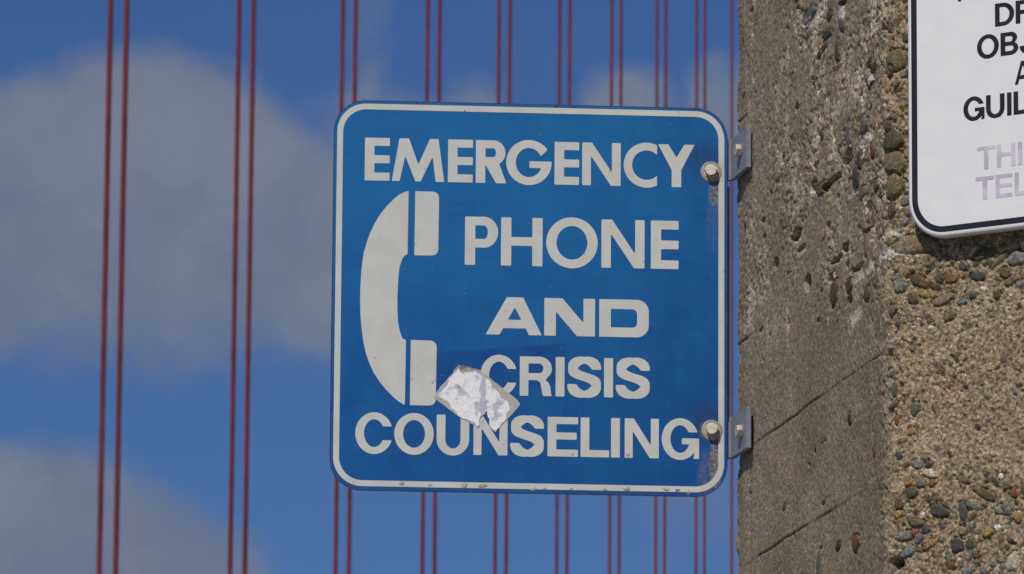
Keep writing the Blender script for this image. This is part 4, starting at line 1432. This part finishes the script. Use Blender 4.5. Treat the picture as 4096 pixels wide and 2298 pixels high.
ax = lambda f, pairs, y: [(f(a, y)[0], f(b_, y)[0]) for a, b_ in pairs]
cap = n5(1120, 45)[1] - n5(1120, 310)[1]
tk = n5(1152, 150)[0] - n5(1098, 150)[0]
zD = n5(1100, 313)[1]
zO = n5(1165, 652)[1]
zA2 = n5(1335, 983)[1]
zG = n5(1245, 1340)[1]
notice_line('ALL WHO', n5(668, 20)[0], n5(690, 19)[1], cap, tk, mt_black, 'black line of capitals at the cropped top of the notice')
notice_line('DROP', 0, zD, cap, tk, mt_black, 'black line of capitals beginning DR', known=ax(n5, [(1098, 1320), (1337, 1560)], 150))
notice_line('OBJECTS', 0, zO, cap, tk, mt_black, 'black line of capitals reading OBJECTS', known=ax(n5, [(890, 1143), (1163, 1368), (1383, 1545)], 530))
notice_line('ARE', n5(1328, 980)[0], zA2, cap, tk, mt_black, 'short black line of capitals beginning with A')
notice_line('GUILTY', 0, zG, cap, tk, mt_black, 'black line of capitals reading GUILTY', known=ax(n5, [(733, 977), (995, 1210), (1238, 1290), (1313, 1490)], 1230))
capm = n6(900, 355)[1] - n6(900, 598)[1]
tm = n6(932, 480)[0] - n6(886, 480)[0]
zT = n6(905, 598)[1]
zE = n6(892, 918)[1]
notice_line('THIS AREA', 0, zT, capm, tm, mt_mauve, 'faded mauve capitals beginning THIS', known=ax(n6, [(810, 1003), (1018, 1213), (1240, 1285)], 460))
notice_line('TELEVISED', 0, zE, capm, tm, mt_mauve, 'faded mauve capitals beginning TEL', known=ax(n6, [(797, 990), (1005, 1182), (1205, 1385)], 790))

# ------------------------------------------------------------------ suspender ropes of the bridge
mt_rope, nt = material('red_painted_wire_rope')
oc = obj_coord(nt)
n1 = noise(nt, nt.n('Mapping', {'Vector': oc, 'Scale': (1, 1, .2)}).outputs[0], 9, 4, .6)
rc = nt.mix(nt.ss(n1, .35, .7), (.195, .026, .030), (.125, .018, .024))
finish(nt, rc, .7, spec=.25)
RD = .058


def rope_mesh():
    nside, zs = 18, np.arange(0.0, 96.0, .12)
    bmr = []
    vv = []
    for z in zs:
        tw = z * 2 * math.pi / .9
        for k in range(nside):
            a = 2 * math.pi * k / nside
            r = RD * (1 - .10 * (1 - abs(math.cos(3 * (a - tw)))))
            vv.append((r * math.cos(a), r * math.sin(a), z))
    vv = np.array(vv, np.float32)
    n = len(zs)
    f = []
    for i in range(n - 1):
        for k in range(nside):
            a, b_ = i * nside + k, i * nside + (k + 1) % nside
            f.append((a, b_, b_ + nside, a + nside))
    m = bpy.data.meshes.new('suspender_rope')
    m.from_pydata([tuple(v) for v in vv], [], f)
    for p in m.polygons:
        p.use_smooth = True
    return m


rope_me = rope_mesh()
rope_me.materials.append(mt_rope)
ORD = ['first and nearest', 'second', 'third', 'fourth', 'fifth', 'sixth', 'seventh', 'eighth', 'ninth']
for i in range(10):
    X = -8.3757 + 1.98 * i
    Y = 125.0 + 15.1108 * i
    for side in (0, 1):
        if i == 9 and side == 1:
            continue                                   # wholly behind the pillar
        o = bpy.data.objects.new('suspender_rope', rope_me)
        COL.objects.link(o)
        o.location = (X + (.336 if side else 0), Y, 0)
        o.rotation_euler = (0, 0, i * .7 + side)
        if i == 9:
            lab = 'farthest red suspender rope, alone against the edge of the concrete pillar'
        else:
            lab = '%s rope of the %s red suspender pair from the left' % ('right' if side else 'left', ORD[i])
        tag(o, lab, 'cable', 'red suspender ropes of the bridge')

# ------------------------------------------------------------------ the bridge deck below the view
mt_g, nt = material('grey_deck_concrete')
oc = obj_coord(nt)
finish(nt, nt.mix(nt.ss(noise(nt, oc, 1.5, 6, .6), .3, .7), (.20, .19, .18), (.27, .26, .24)), .9, bump=noise(nt, oc, 60, 4), bstr=.2, bdist=.003)
bm = bmesh.new()
vs = [bm.verts.new(p) for p in ((-2500, -2500, 0), (2500, -2500, 0), (2500, 2500, 0), (-2500, 2500, 0))]
bm.faces.new(vs)
g = link('ground', bm_mesh('ground', bm), mt_g)
g['kind'] = 'structure'
